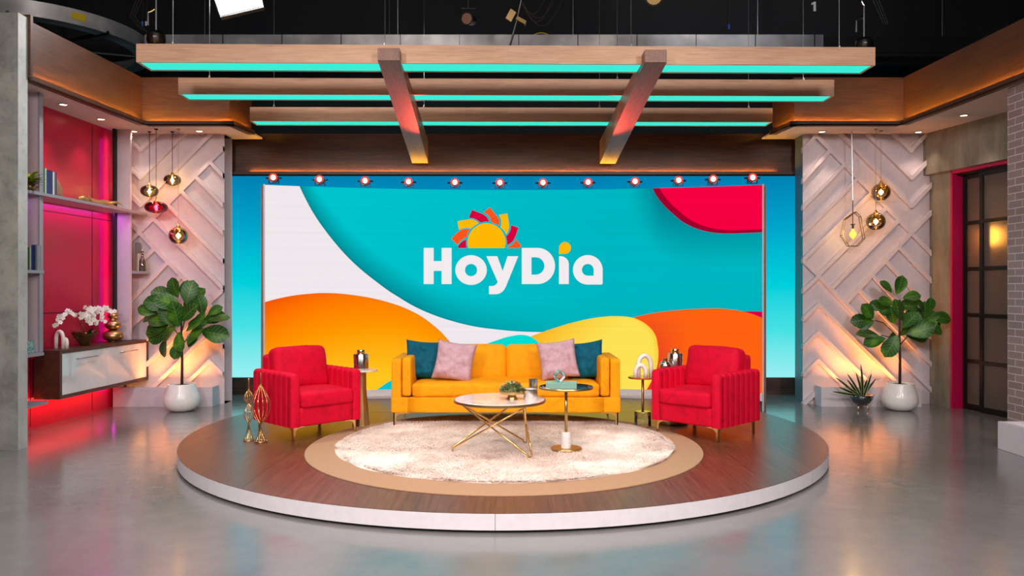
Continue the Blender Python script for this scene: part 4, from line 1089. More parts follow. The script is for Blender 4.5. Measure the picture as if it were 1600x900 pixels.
lv = pxleaves(cuR, YR, [(1394, 452, -.7, 1, .18), (1405, 452, .3, 1, .22), (1414, 464, 1, .3, .2), (1384, 472, -1, .25, .2), (1378, 477, -1, .0, .2), (1412, 478, .8, .1, .26), (1420, 475, .9, .4, .22),
    (1393, 488, -.8, .3, .2), (1404, 491, -.1, .7, .24), (1397, 500, -.3, .6, .2), (1421, 497, .6, .3, .26), (1410, 505, .2, .5, .24), (1358, 492, -.5, .6, .22), (1356, 500, -1, -.1, .24), (1362, 504, -.9, -.3, .2),
    (1366, 524, -1, .3, .26), (1370, 530, -1, -.2, .24), (1391, 532, -.5, -.8, .28), (1398, 528, .0, -.6, .24), (1414, 520, .3, .4, .22), (1424, 518, .8, .3, .3), (1432, 524, 1, .1, .30), (1440, 512, .8, .6, .24),
    (1437, 484, -.3, 1, .18), (1443, 490, .2, 1, .2), (1454, 483, .2, 1, .18), (1462, 496, 1, 0, .24), (1448, 500, .7, .5, .24), (1445, 510, .9, -.2, .24), (1455, 512, .9, .4, .2), (1428, 508, .5, .8, .22)])
fig((4.68, YR, 0), lv, [[(0, 0, .78), (.07, 0, .86), (.18, 0, .96), (.3, 0, 1.1)], [(0, 0, .82), (-.06, 0, .92), (-.2, 0, 1.05), (-.3, 0, 1.08)], [(0, 0, .8), (-.06, 0, .86), (-.22, 0, .9)]], (-.0, 0, 1.33),
    'potted fiddle leaf fig in a white pot by the right chevron wall', 23)
ag = empty('agave_plant', (4.215, 9.47, 0), 0, 'spiky agave in a black footed bowl at right ledge', 'potted plant')
bm = bmesh.new(); lathe(bm, [(0, .055), (.05, .06), (.10, .09), (.132, .14), (.142, .185), (.135, .185), (.12, .165), (0, .165)], 40); finish('bowl', bm, M['tray'], ag, smooth=True)
for a in (-140, -40, 90):
    a = math.radians(a); bm = bmesh.new(); tube(bm, [(.055*math.cos(a), .055*math.sin(a), .07), (.088*math.cos(a), .088*math.sin(a), .006)], [.012, .007], 10); finish('foot', bm, M['copper'], ag, smooth=True)
bm = bmesh.new(); uvl = bm.loops.layers.uv.new('UVMap')
for dx, dz, ln in ((-1, .25, .36), (-.9, .45, .30), (-.9, .8, .36), (-.55, 1, .32), (-.25, 1, .30), (-.15, 1, .42), (.1, 1, .28), (.25, 1, .30), (.15, 1, .26), (.6, .9, .26), (.35, 1.2, .22), (-.5, .7, .26), (-.7, .5, .26)):
    blade(bm, (dx*.04, random.uniform(-.05, .05), .165), (dx, random.uniform(-.5, .2), dz), ln, .024, .18, uvl, 7, Vector((0, -1, .3)), lambda s: (1-s)**.6*(.55+.9*s) if s < 1 else 0, .3)
finish('leaves', bm, M['agave'], ag, smooth=True)
bm = bmesh.new()
tube(bm, [(.02, 0, .17), (.05, 0, .32), (.10, 0, .43), (.13, 0, .49)], [.003, .003, .002, .001], 5); tube(bm, [(.03, 0, .17), (.08, 0, .28), (.16, 0, .36), (.24, -.02, .38)], [.003, .003, .002, .001], 5)
finish('thin_leaf', bm, M['dark_leaf'], ag)

# ================================================================== LEFT UNIT
cbz0, cbz1 = .31, .82
cb = empty('wall_cabinet', (-4.70, 8.16, 0), math.atan2(1.79, .09), 'floating walnut cabinet with two glossy white doors on crimson wall', 'cabinet')
# local: x along wall away from the camera, y to the left (towards the wall)
L_ = 1.79; D_ = .28; tk = .035
bm = bmesh.new()
bx(bm, 0, L_, 0, D_, cbz1-tk, cbz1); bx(bm, 0, L_, 0, D_, cbz0, cbz0+tk); bx(bm, 0, tk, 0, D_, cbz0+tk, cbz1-tk); bx(bm, L_-tk, L_, 0, D_, cbz0+tk, cbz1-tk); bx(bm, tk, L_-tk, D_-.02, D_, cbz0+tk, cbz1-tk)
bx(bm, -.004, 0, .0, D_, cbz0, cbz1)
finish('carcass', bm, M['walnut'], cb)
mid = .86
for a, b in ((tk+.003, mid-.002), (mid+.002, L_-tk-.003)):
    bm = bmesh.new(); bx(bm, a, b, .006, .024, cbz0+tk+.003, cbz1-tk-.003); d_ = finish('door', bm, M['door_gloss'], cb, bev=.001)
    m_ = (a+b)/2; z_ = cbz1-tk-.075
    bm = bmesh.new(); tube(bm, [(m_-.19, -.022, z_), (m_+.19, -.022, z_)], .006, 10)
    for q in (-.16, .16): tube(bm, [(m_+q, -.022, z_), (m_+q, .008, z_)], .004, 8)
    finish('handle', bm, M['steel'], d_, smooth=True)
light('cabinet_underlight', 'AREA', (-4.84, 8.75, .29), (-4.90, 8.75, 0), 5, (1, .06, .04), .06, 1.5).rotation_euler = (0, math.radians(62), math.radians(-2.5))
# fins and shelves
fin = bmesh.new(); bx(fin, -5.03, -4.715, 7.82, 7.85, .83, ZS); o = finish('shelf_upright', fin, M['lilac'])
tag(o, 'pale upright shelf panel next to the concrete pier', 'shelf panel')
bm = bmesh.new(); bx(bm, -4.714, -4.700, 7.805, 7.865, .83, ZS); finish('edge_trim', bm, M['greyedge'], o)
fin = bmesh.new(); bx(fin, -4.86, -4.70, 9.66, 9.70, .83, ZS); o = finish('shelf_upright', fin, M['lilac'])
tag(o, 'pale upright shelf panel between crimson wall and left chevron wall', 'shelf panel')
bm = bmesh.new(); bx(bm, -4.875, -4.861, 9.60, 9.70, .83, ZS); finish('edge_trim', bm, M['black'], o)
bm = bmesh.new(); bx(bm, -4.86, -4.70, 9.70, 9.955, .2455, ZS) ; bm.free()
def shelf(pts, z, label, th=.03, mat='greyedge', name='wall_shelf'):
    bm = bmesh.new(); prism(bm, pts, z-th, z); return tag(finish(name, bm, M[mat]), label, 'shelf')
shelf([(-5.035, 7.30), (-4.68, 7.30), (-4.62, 9.90), (-4.945, 9.90)], 2.42, 'long pale shelf across the crimson wall, highest of the shelves')
shelf([(-5.035, 7.30), (-4.66, 7.30), (-4.66, 7.815), (-5.01, 7.815)], 1.645, 'short shelf beside the concrete pier holding blue and white books')
shelf([(-5.035, 7.30), (-4.66, 7.30), (-4.66, 7.815), (-5.01, 7.815)], .83, 'low shelf beside the concrete pier with a patterned teal box')
shelf([(-5.035, 7.30), (-4.67, 7.30), (-4.67, 7.90), (-5.01, 7.90)], .335, 'lowest grey shelf beside the concrete pier')
shelf([(-4.86, 9.705), (-4.57, 9.705), (-4.57, 9.90), (-4.86, 9.90)], 1.68, 'short pale shelf on the chevron wall holding a bottle')
light('shelf_underlight', 'AREA', (-4.90, 8.65, 2.385), (-4.93, 8.65, 0), 5, (.8, .1, 1.0), .04, 1.9).rotation_euler = (0, 0, math.radians(-2.4))
# vertical magenta strip in a slim channel next to the far upright
light('wall_wash', 'AREA', (-4.878, 9.612, 1.75), (-5.1, 9.45, 1.75), 4, (.95, .0, .8), .012, 3.1)
bm = bmesh.new(); bx(bm, -4.888, -4.868, 9.598, 9.602, .83, ZS); struct(finish('trim_10', bm, M['black']))

def books(base, items, along, label_f, group, face=(0, -1)):
    """items: (thickness, height, depth, material); along = unit vector in plan; spine faces `face`"""
    ax = Vector((along[0], along[1], 0)); fz = Vector((face[0], face[1], 0)); p = Vector(base)
    for i, (t_, h, d, m) in enumerate(items):
        b = empty('book', p+ax*t_/2, math.atan2(ax.y, ax.x)); s = 1 if Matrix.Rotation(math.atan2(ax.y, ax.x), 3, 'Z') @ Vector((0, 1, 0)) @ fz < 0 else -1
        tag(b, label_f[i], 'book', group)
        bm = bmesh.new(); g = .0025
        bx(bm, -t_/2+.0005, -t_/2+g, 0, s*d, 0, h); bx(bm, t_/2-g, t_/2-.0005, 0, s*d, 0, h); bx(bm, -t_/2+.0005, t_/2-.0005, 0, s*g, 0, h); finish('cover', bm, M[m], b)
        bm = bmesh.new(); bx(bm, -t_/2+g, t_/2-g, s*g, s*(d-.004), .003, h-.004); finish('pages', bm, M['page'], b)
        p = p+ax*t_
books((-4.75, 7.90, 2.421), [(.045, .27, .17, 'book_teal'), (.035, .275, .17, 'book_green'), (.02, .27, .16, 'book_white'), (.055, .255, .17, 'book_navy'), (.05, .26, .17, 'book_navy'), (.025, .25, .16, 'book_white'), (.02, .25, .16, 'book_grey'), (.022, .25, .16, 'book_navy')],
      (.03, 1), ['dark teal book nearest the upright on the long shelf', 'green book, second from the upright on the long shelf', 'thin white book between the green and navy books on the long shelf', 'navy book beside the thin white book on the long shelf', 'second navy book in the middle of the long shelf row', 'slim white book right of the navy books on the long shelf', 'slim grey book near the end of the long shelf row', 'slim navy book at the end beside the stone bookend'],
      'books on the long upper shelf', (1, 0))
bm = bmesh.new(); lathe(bm, [(0, 0), (.09, 0), (.1, .05), (.075, .14), (.03, .19), (0, .2)], 20, sx=.35, sy=1); tag(finish('stone_bookend', bm, M['stone'], smooth=True, loc=(-4.80, 8.27, 2.42)), 'brown leaf-shaped stone bookend beside the books on the long shelf', 'bookend')
books((-4.835, 7.735, 1.646), [(.028, .225, .075, 'book_navy'), (.023, .225, .075, 'book_blue'), (.026, .228, .075, 'book_lime'), (.020, .23, .075, 'book_white'), (.018, .25, .075, 'book_blue'), (.020, .25, .075, 'book_navy'), (.018, .245, .075, 'book_grey')],
      (1, 0), ['navy book on the short shelf, partly hidden by the concrete pier', 'blue book left of the green book on the short shelf', 'bright green book on the short shelf', 'white book in the short shelf row', 'bright blue book right of the white book on the short shelf', 'navy book second from the upright on the short shelf', 'grey book beside the upright on the short shelf'],
      'books on the short shelf beside the pier', (0, -1))
books((-4.70, 9.78, 1.681), [(.016, .36, .12, 'book_grey'), (.018, .22, .12, 'book_gold'), (.018, .22, .12, 'book_white')], (1, 0),
      ['tall grey book on the small chevron wall shelf', 'gold book on the small chevron wall shelf', 'thin white book beside the bottle on the small shelf'], 'books on the small shelf', (0, -1))
bt = empty('glass_bottle', (-4.612, 9.79, 1.681), 0, 'smoked glass bottle on the small shelf of the chevron wall', 'bottle')
bm = bmesh.new(); lathe(bm, [(0, 0), (.04, 0), (.042, .06), (.035, .12), (.016, .17), (.012, .22), (.018, .24), (.016, .25), (0, .25)], 24); finish('bottle_body', bm, M['smoke_glass'], bt, smooth=True)
bm = bmesh.new(); lathe(bm, [(0, .25), (.017, .25), (.02, .262), (.01, .27), (0, .271)], 16); finish('stopper', bm, M['chrome'], bt, smooth=True)
# driftwood
bm = bmesh.new(); pts = [(-4.80+.03*math.sin(i*.9), 8.68+.86*i/14, 2.46+.014*math.sin(i*1.7)) for i in range(15)]
tube(bm, pts, [.012+.028*math.sin(PI*min(1, (i+1)/15))*(1+.25*math.sin(i*2.3)) for i in range(15)], 10)
tube(bm, [(-4.79, 8.95, 2.47), (-4.73, 8.82, 2.46), (-4.70, 8.70, 2.50)], [.02, .014, .004], 8); tube(bm, [(-4.79, 9.3, 2.47), (-4.74, 9.42, 2.50), (-4.72, 9.52, 2.47)], [.02, .012, .004], 8)
for v in bm.verts: v.co += noise.noise_vector(v.co*22)*.008
tag(finish('driftwood', bm, M['gold_drift'], smooth=True), 'gilded driftwood branch lying on the long shelf of crimson wall', 'ornament')
# croton
cr = empty('croton_plant', (-4.715, 7.67, 2.421), 0, 'yellow and green croton plant on the long shelf beside the pier', 'potted plant')
bm = bmesh.new(); lathe(bm, [(0, 0), (.04, 0), (.05, .07), (.045, .07), (0, .06)], 20); finish('pot', bm, M['bronze'], cr, smooth=True)
bm = bmesh.new(); rnd = random.Random(8); uvl = bm.loops.layers.uv.new('UVMap')
for i in range(30):
    a = rnd.random()*2*PI; e = rnd.uniform(-.15, 1.3)
    blade(bm, (0, 0, .06+.05*rnd.random()), (math.cos(a)*math.cos(e), math.sin(a)*math.cos(e), math.sin(e)), rnd.uniform(.10, .17), .024, .35, uvl, 6, None, None, .2)
finish('leaves', bm, M['croton'], cr, smooth=True)
bm = bmesh.new(); bx(bm, -.05, .05, -.05, .05, 0, .12); tag(finish('patterned_box', bm, M['pattern_box'], loc=(-4.755, 7.68, .831), bev=.004), 'small teal patterned box on the low shelf beside the pier', 'box')
# on the cabinet: z
ZC = cbz1
knot((-4.85, 8.42, ZC), 1.15, math.radians(155), 'white ceramic knot sculpture on the walnut cabinet')
oc = empty('orchid_arrangement', (-4.825, 8.86, ZC), math.radians(78), 'white orchids in a bronze boat-shaped bowl on the walnut cabinet', 'potted plant')
bm = bmesh.new(); lathe(bm, [(0, 0), (.05, 0), (.07, .02), (.12, .09), (.172, .145), (.165, .147), (.11, .10), (0, .09)], 8, sx=1, sy=.62)
for v in bm.verts:
    if v.co.z > .13: v.co.z += .02*abs(v.co.x)/.17-.02*abs(v.co.y)/.1
finish('bowl', bm, M['bronze'], oc)
bm = bmesh.new(); uvl = bm.loops.layers.uv.new('UVMap'); rnd = random.Random(4)
for i in range(26):
    a = rnd.random()*2*PI; e = rnd.uniform(.05, .9)
    blade(bm, (rnd.uniform(-.08, .08), rnd.uniform(-.03, .03), .10), (math.cos(a)*math.cos(e), math.sin(a)*math.cos(e)*.6, math.sin(e)), rnd.uniform(.09, .16), .024, .4, uvl, 6, None, None, .25)
finish('leaves', bm, M['dark_leaf'], oc, smooth=True)
stems = [[(-.02, 0, .1), (-.05, 0, .25), (-.11, 0, .36), (-.20, -.01, .385), (-.30, -.02, .34), (-.36, -.03, .24)],
         [(0, 0, .1), (-.02, -.01, .26), (-.0, -.02, .36), (.03, -.03, .38), (.06, -.04, .33), (.08, -.05, .24)],
         [(.02, 0, .1), (.01, -.01, .28), (.05, -.02, .39), (.14, -.02, .42), (.24, -.02, .405), (.32, -.03, .36)],
         [(.01, .02, .1), (.0, .01, .3), (.0, .0, .42), (.07, -.01, .43), (.16, -.02, .38), (.19, -.03, .28)],
         [(-.01, -.01, .1), (-.06, -.02, .26), (-.08, -.03, .36), (-.03, -.04, .34), (.0, -.05, .26)]]
bm = bmesh.new()
stems = [[(x*1.33, y, z) for x, y, z in s_] for s_ in stems]
for s_ in stems: tube(bm, s_, .0028, 6)
finish('stems', bm, M['stem'], oc, smooth=True)
bmF = bmesh.new(); bmC = bmesh.new()
for s_ in stems:
    pts = [Vector(q) for q in s_]; nF = 16
    for k in range(nF):
        t_ = (.42+.58*k/(nF-1))*(len(pts)-1); i = min(int(t_), len(pts)-2); c = pts[i].lerp(pts[i+1], t_-i)+Vector((rnd.uniform(-.02, .02), rnd.uniform(-.03, .005), rnd.uniform(-.022, .02)))
        fd = Vector((rnd.uniform(-1.1, .1), -.8, rnd.uniform(-.4, .4))).normalized(); sd = fd.cross(Vector((0, 0, 1))).normalized(); up = sd.cross(fd)
        ph = rnd.random()*1.2; sz = rnd.uniform(.024, .034)
        for q in range(5):
            a = ph+2*PI*q/5; dv = sd*math.cos(a)+up*math.sin(a)+fd*.25
            blade(bmF, c, dv, sz, sz*.42, .15, None, 3, fd)
        lathe(bmC, [(0, -.004), (.005, 0), (0, .005)], 6, tuple(c+fd*.004))
finish('blossoms', bmF, M['petal'], oc, smooth=True); finish('blossom_centres', bmC, M['pollen'], oc)
bm = bmesh.new(); prof = [(0, 0), (.05, 0), (.052, .008)]
for cz, R, h in ((.075, .118, .075), (.205, .094, .06), (.315, .062, .038)):
    for i in range(1, 12): a = -PI/2+PI*i/12; prof.append((max(.04, R*math.cos(a)), cz+h*math.sin(a)))
prof += [(.05, .36), (.062, .368), (.064, .38), (.055, .382), (.045, .36), (0, .35)]
lathe(bm, prof, 40)
tag(finish('gourd_vase', bm, M['dark_gold'], smooth=True, loc=(-4.815, 9.47, ZC)), 'gold three-tiered gourd vase at the far end of the cabinet', 'vase')

# ================================================================== PENDANTS AND DOWNLIGHTS
def pendant(u, vtop, v, Y, prof, glass, cordmat, label, bulbz=0, kind=0):
    c = P(u, v, Y); r = empty('pendant_lamp', (c.x, c.y, ZS), 0, label, 'pendant lamp'); z = c.z-ZS
    topz = z+max(q[1] for q in prof)
    bm = bmesh.new(); tube(bm, [(0, 0, topz+.03), (0, 0, 0)], .0035 if cordmat == 'cord' else .0025, 6); lathe(bm, [(0, -.012), (.02, -.012), (.022, 0), (0, 0)], 16); finish('cord', bm, M[cordmat], r)
    bm = bmesh.new(); lathe(bm, [(0, topz+.035), (.012, topz+.033), (.02, topz+.01), (.034, topz-.004), (.012, topz-.01), (.012, topz-.03), (0, topz-.03)], 18); finish('cap', bm, M['gold'], r, smooth=True)
    bm = bmesh.new(); lathe(bm, prof, 40); finish('glass_shade', bm, M[glass], r, smooth=True, loc=(0, 0, z))
    bm = bmesh.new(); lathe(bm, [(0, -.038), (.012, -.03), (.015, -.01), (.011, .015), (.007, .03), (0, .035)], 14, (0, 0, z-.0)); finish('bulb', bm, M['filament'], r, smooth=True)
    light('pendant_glow', 'POINT', (c.x, c.y-.0, c.z), None, 2.2, (1, .62, .28), .03)
    return r
def ellp(R, h, open_=.0): return [(max(R*math.cos(a), .012), h*math.sin(a)) for a in [PI/2-PI*i/24*(1-open_) for i in range(25)]]
flat = lambda R, h: [(.012, h)]+[(R*math.cos(a)**.8 if math.cos(a) > 0 else 0, h*math.sin(a)*(1 if math.sin(a) > 0 else .85)) for a in [PI/2*.9-(PI*.93)*i/24 for i in range(25)]]
flat = lambda R, h: [(R*max(0.03, math.cos(a))**.75, h*math.sin(a)) for a in [PI/2-(PI-.25)*i/26 for i in range(27)]]
pendant(233.6, 204.8, 298.5, 9.78, flat(.107, .072), 'smoke_glass', 'cord', 'smoky glass disc pendant on black cord, leftmost by the chevron wall')
pendant(244, 201, 324, 9.62, flat(.134, .070), 'red_glass', 'cord', 'deep red glass pendant hanging in front of left chevron wall')
pendant(269.3, 204.8, 281.3, 9.78, flat(.103, .068), 'smoke_glass', 'cord', 'smoky glass disc pendant on black cord, highest on the left side')
glb = lambda R: [(R*max(0.03, math.cos(a)), R*.95*math.sin(a)) for a in [PI/2-(PI-.45)*i/30 for i in range(31)]]
pendant(278.7, 201, 368, 9.62, glb(.113), 'gold_globe', 'book_gold', 'gold mirrored globe pendant hanging lowest on the left side')
pendant(1376.5, 206, 300, 9.72, glb(.113), 'gold_globe', 'book_gold', 'gold mirrored globe pendant, higher of the pair on the right side')
pendant(1368.5, 203.5, 346, 9.62, glb(.113), 'gold_globe', 'book_gold', 'gold mirrored globe pendant, lower of the pair on the right side')
# geometric open frame pendant
c = P(1331, 352, 9.7); g = empty('geometric_pendant', (c.x, c.y, ZS), 0, 'open geometric wire frame pendant with amber bulb on right side', 'pendant lamp')
def gp(u, v, dy=0): q = P(u, v, 9.7)-Vector((c.x, c.y-dy, ZS)); return q
bm = bmesh.new(); tube(bm, [gp(1330.9, 205), gp(1332.5, 313)], .007, 8); finish('chrome_rod', bm, M['steel'], g)
bm = bmesh.new(); tube(bm, [gp(1332.5, 313), gp(1332.5, 352)], .0055, 8); tube(bm, [gp(1329, 350.5), gp(1336, 350.5)], .006, 8); tube(bm, [gp(1332.6, 350), gp(1332.6, 357)], .013, 10); finish('lamp_holder', bm, M['blackmetal'], g)
ring = [(1335.7, 331.5), (1343.5, 339), (1349.7, 373), (1339, 384.5), (1325, 384.5), (1314.5, 368), (1320, 343)]
for dy, nm in ((-.03, 'front'), (.03, 'rear')):
    bm = bmesh.new(); q = [gp(u, v, dy) for u, v in ring]; tube(bm, q+[q[0]], .0055, 8); finish('frame_ring', bm, M['bronze'], g)
bm = bmesh.new()
for u, v in ring: tube(bm, [gp(u, v, -.03), gp(u, v, .03)], .0055, 8)
finish('frame_struts', bm, M['bronze'], g)
q = gp(1332.8, 366); bm = bmesh.new(); lathe(bm, [(0, .065), (.016, .06), (.02, .04), (.047, .0), (.03, -.03), (0, -.065)], 8, tuple(q)); finish('bulb', bm, M['amber_bulb'], g)
bm = bmesh.new(); lathe(bm, [(0, .02), (.05, 0), (0, -.02)], 8, (0, 0, 0)); bm.free()
light('pendant_glow', 'POINT', P(1332.8, 366, 9.62), None, 3.0, (1, .6, .2), .05)
dl0 = empty('downlight', (0, 0, 0))
bm = bmesh.new(); lathe(bm, [(.036, 0), (.052, -.002), (.054, -.006), (.04, -.008), (.036, -.004)], 24); finish('trim_ring', bm, M['white_paint'], dl0, smooth=True)
bm = bmesh.new(); lathe(bm, [(0, -.003), (.036, -.003), (.036, -.001), (0, -.001)], 24); finish('lens', bm, M['downlight_lens'], dl0)
DL = [((99, 163), 'recessed downlight nearest the concrete pier over the crimson wall', 1), ((158, 186), 'recessed downlight second from the concrete pier, over the gold driftwood', 1), ((209, 205), 'recessed downlight beside the far shelf upright on the left', 0), ((311.5, 204.5), 'recessed downlight above the left fiddle leaf fig', 0),
      ((1284.5, 205.5), 'recessed downlight left of the right-hand pendants', 0), ((1431.5, 207.5), 'recessed downlight in the corner above the right concrete wall', 0), ((1506, 180), 'recessed downlight above the glazed sliding door', 2)]
for i, ((u, v), lab, wsh) in enumerate(DL):
    Y = F*(ZS-HC)/(450-v); o = dl0 if i == 0 else copy_tree(dl0); o.location = ((u-800)/F*Y, min(Y, 9.80), ZS-.0005)
    tag(o, lab, 'downlight', 'recessed soffit downlights')
    x = o.location.x
    light('downlight_beam', 'SPOT', (x, o.location.y-(.05 if wsh == 0 else 0), ZS-.03), (x+(-.08 if wsh == 1 else .12 if wsh == 2 else 0), o.location.y-(.1 if wsh == 0 else 0), 1.5), 12 if i == 5 else 17, (1, .76, .56), .025, spot=80, blend=.7)

# ================================================================== RIGGING OVERHEAD
sb = empty('softbox_light', P(372, -14, 9.0), 0, 'bright white studio panel light at the top edge on the left', 'studio light')
off = sb.location.copy()
q = [P(335, -2, 8.9), P(345, 24, 8.6), P(409, 9, 8.6), P(398, -40, 8.9)]
q[0] = P(322, -36, 9.0)
nrm = (q[1]-q[0]).cross(q[2]-q[1]).normalized()
if nrm.y > 0: nrm = -nrm
bm = bmesh.new(); a = [bm.verts.new(v-off) for v in q]; bm.faces.new(a); lo = finish('led_panel', bm, M['panel_led'], sb)
bm = bmesh.new(); a = [bm.verts.new(v-off+(v-sum(q, Vector())/4)*.05-nrm*.01) for v in q]; b = [bm.verts.new(v.co-nrm*.04) for v in a]
bm.faces.new(a); bm.faces.new(b[::-1])
for k in range(4): bm.faces.new((a[k], a[(k+1) % 4], b[(k+1) % 4], b[k]))
finish('housing', bm, M['blackmetal'], sb)
bm = bmesh.new(); tube(bm, [(0, .1, .1), (0, .1, 7.95-off.z)], .02, 8); finish('hanger', bm, M['blackmetal'], sb)
light('softbox_beam', 'AREA', P(372, -6, 8.5), (-2, 6, 0), 120, (1, .97, .95), .6).visible_camera = True
o = bpy.data.objects['softbox_beam']; o.location.z += .25; o.location.y += 0
# back duct
dk = empty('back_duct', (0, 12.6, 5.2), 0, 'long galvanised metal duct across the dark ceiling behind the beams', 'duct')
bm = bmesh.new(); bx(bm, -5.9, 5.0, 0, .35, -.02, .34); finish('duct_body', bm, M['duct'], dk)
for xx in (-5, -2, 1, 4, 7):
    bm = bmesh.new(); tube(bm, [(xx, .17, .3), (xx, .17, 2.8)], .02, 8); finish('hanger_rod', bm, M['darksteel'], dk)
bm = bmesh.new(); bx(bm, 5.0, 8.2, .02, .33, .06, .32); bx(bm, 5.0, 8.2, -.02, .3, -.02, .04); finish('dark_section', bm, M['darksteel'], dk)
for i in range(12):
    bm = bmesh.new(); bx(bm, -5.6+i*.95, -5.585+i*.95, -.006, 0, -.02, .34); finish('seam', bm, M['darksteel'], dk)
# curved truss ring upper left
rg = empty('ring_duct', (-7.9, 13.0, 5.45), 0, 'large curved metal ring duct hanging in the dark at upper left', 'duct')
bm = bmesh.new(); R1, n_ = 1.75, 72
rows = [[bm.verts.new((r*math.cos(2*PI*i/n_), r*math.sin(2*PI*i/n_), z)) for i in range(n_)] for r, z in ((R1, 0), (R1, .23), (R1-.06, .23), (R1-.06, .02), (R1-.25, .02), (R1-.25, 0))]
for a, b in zip(rows, rows[1:]+rows[:1]):
    for i in range(n_): bm.faces.new((a[i], a[(i+1) % n_], b[(i+1) % n_], b[i]))
finish('ring_band', bm, M['duct'], rg, autos=40)
bm = bmesh.new()
for a in range(0, 360, 45): a_ = math.radians(a+20); tube(bm, [(R1*math.cos(a_), R1*math.sin(a_), .01), (.2*math.cos(a_), .2*math.sin(a_), .01)], .03, 8)
tube(bm, [(0, 0, 0), (0, 0, 2.4)], .06, 10); finish('struts', bm, M['darksteel'], rg)
bm = bmesh.new(); a_ = math.radians(-40); box(bm, ((R1+.006)*math.cos(a_), (R1+.006)*math.sin(a_), .125), (.20, .008, .10), a_+PI/2); finish('yellow_sign', bm, M['yellow_tag'], rg)
# numeral on the back wall
w1 = bmesh.new(); c1 = P(1272, 10, 14.98)
for pts in ([(-.01, -.09), (.035, -.09), (.035, .09), (.0, .09), (-.05, .06), (-.05, .028), (-.01, .045)],):
    vs = [w1.verts.new((x, 0, z)) for x, z in pts]; f = w1.faces.new(vs)
ex = bmesh.ops.extrude_face_region(w1, geom=w1.faces[:]); bmesh.ops.translate(w1, verts=[g_ for g_ in ex['geom'] if isinstance(g_, bmesh.types.BMVert)], vec=(0, .01, 0))
tag(finish('wall_numeral', w1, M['book_white'], loc=c1), 'white numeral one on the black back wall at upper right', 'sign')
# hanging fixtures
def hang_pole(bm, c, top=7.95): tube(bm, [c, (c[0], c[1], top)], .018, 8)
def lantern(u, v, Y, R, label, aim=(0, -1, -.35), lensm='copper'):
    c = P(u, v, Y); r = empty('theatre_light', c, 0, label, 'studio light')
    a = Vector(aim).normalized()
    bm = bmesh.new(); tube(bm, [-a*R*2.2, -a*R*1.6, a*R*.2, a*R*.8], [R*.6, R*.8, R*.85, R*1.05], 20); finish('lamp_housing', bm, M['blackmetal'], r, autos=40)
    bm = bmesh.new(); tube(bm, [a*R*.81, a*R*.84], R*.85, 20); finish('lens', bm, M[lensm], r)
    bm = bmesh.new(); tube(bm, [(-R*1.3, 0, 0), (-R*1.3, 0, R*1.8), (R*1.3, 0, R*1.8), (R*1.3, 0, 0)], .012, 6); tube(bm, [(0, 0, R*1.8), (0, 0, 7.95-c.z)], .016, 8)
    finish('yoke', bm, M['darksteel'], r)
lantern(732, 30, 11.5, .09, 'black theatre lamp with pinkish lens hanging behind the beams', (-.3, -1, -.2))
lantern(1020, -6, 11.0, .13, 'round theatre lamp cut by the top edge right of centre', (0, -1, -.4), 'dark_gold')
lantern(1137, -22, 10.5, .14, 'theatre lamp at the top edge near the ceiling glow', (0, -1, -.5))
light('ceiling_lamp', 'SPOT', (2.9, 10.2, 5.6), (3.9, 15, 6.9), 420, (1, 1, 1), .2, spot=70, blend=1)
# barn door lamp, gold
r = empty('barn_door_light', P(798, 24, 10.8), 0, 'gold barn door lamp with dangling cables above the middle beam', 'studio light')
bm = bmesh.new(); box(bm, (0, 0, 0), (.09, .02, .15), .3); box(bm, (.16, .02, .0), (.14, .12, .05), 0); bmesh.ops.rotate(bm, verts=bm.verts, cent=(0, 0, 0), matrix=Matrix.Rotation(.5, 3, 'Y')); finish('barn_doors', bm, M['dark_gold'], r)
bm = bmesh.new(); tube(bm, [(.18, 0, .35), (.08, 0, -.1), (-.02, 0, -.45)], .014, 8); tube(bm, [(.2, 0, .3), (.2, 0, 2.5)], .016, 8); finish('boom_pole', bm, M['darksteel'], r)
bm = bmesh.new()
for k in range(4):
    pts = [(.12+.5*s_*(1 if k % 2 else .8)+.05*k*s_, 0, .25-.28*math.sin(PI*s_)*(1+.2*k)+.1*s_) for s_ in [i/10 for i in range(11)]]; tube(bm, pts, .006, 5)
finish('cable_loops', bm, M['cord'], r)
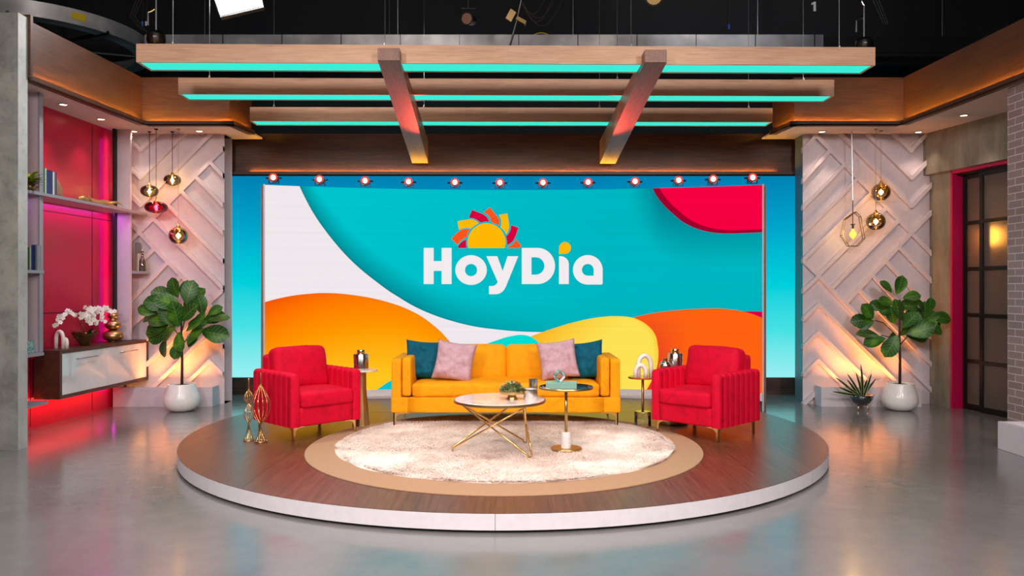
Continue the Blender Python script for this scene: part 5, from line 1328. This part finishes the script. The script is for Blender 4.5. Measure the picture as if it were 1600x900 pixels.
bm = bmesh.new(); c0 = Vector((.29, 12.75, 5.545))
tube(bm, [(.37*i/12, 0, .07*math.sin(PI*i/12)) for i in range(13)], .009, 6); tag(finish('yellow_cable', bm, M['cable_yellow'], loc=c0), 'thin yellow cable arching over the back duct', 'cable')
def ptz(u, v, Y, label, flip=1):
    c = P(u, v, Y); r = empty('robotic_camera', c, 0, label, 'camera')
    bm = bmesh.new(); lathe(bm, [(0, -.14), (.09, -.14), (.11, -.10), (.11, -.02), (.07, .02), (.04, .03), (0, .03)], 20); finish('camera_body', bm, M['blackmetal'], r, autos=40)
    bm = bmesh.new(); tube(bm, [(0, 0, .03), (.0, 0, .45), (-.03, 0, .5), (-.03, 0, 7.95-c.z)], .016, 8); tube(bm, [(-.1, 0, .1), (-.1, 0, .25), (0, 0, .3)], .012, 6); finish('mount_pole', bm, M['steel'], r)
    bm = bmesh.new()
    for k in range(3): tube(bm, [(flip*(-.1-.04*k), -.02, .0+.02*k), (flip*(-.25-.03*k), -.02, .2), (flip*(-.12), -.02, .5+.1*k), (0, 0, .75)], .005, 5)
    finish('camera_cables', bm, M['cord'], r)
    bm = bmesh.new(); box(bm, (.03*flip, -.1, -.07), (.04, .02, .012)); finish('camera_label', bm, M['white_plug'], r)
ptz(244, 52, 9.6, 'robotic camera with cables standing above the left end of the front beam', 1)
ptz(1350, 62, 10.4, 'robotic camera hanging above the right end of the front beam', -1)
for (u, v, m_, lab) in ((222.5, 37, 'blue_plug', 'blue cable plug dangling at upper left'), (228.5, 37, 'white_plug', 'white cable plug dangling beside the blue plug'), (1139, 42, 'blue_plug', 'blue cable plug dangling right of centre above the front beam')):
    c = P(u, v, 10.5); bm = bmesh.new(); tube(bm, [(0, 0, -.03), (0, 0, .03)], .014, 8); r = tag(finish('cable_plug', bm, M[m_], loc=c), lab, 'plug')
    bm = bmesh.new(); tube(bm, [(0, 0, .03), (.02, 0, .4), (.0, 0, 7.9-c.z)], .004, 5); finish('cable', bm, M['cord'], r)
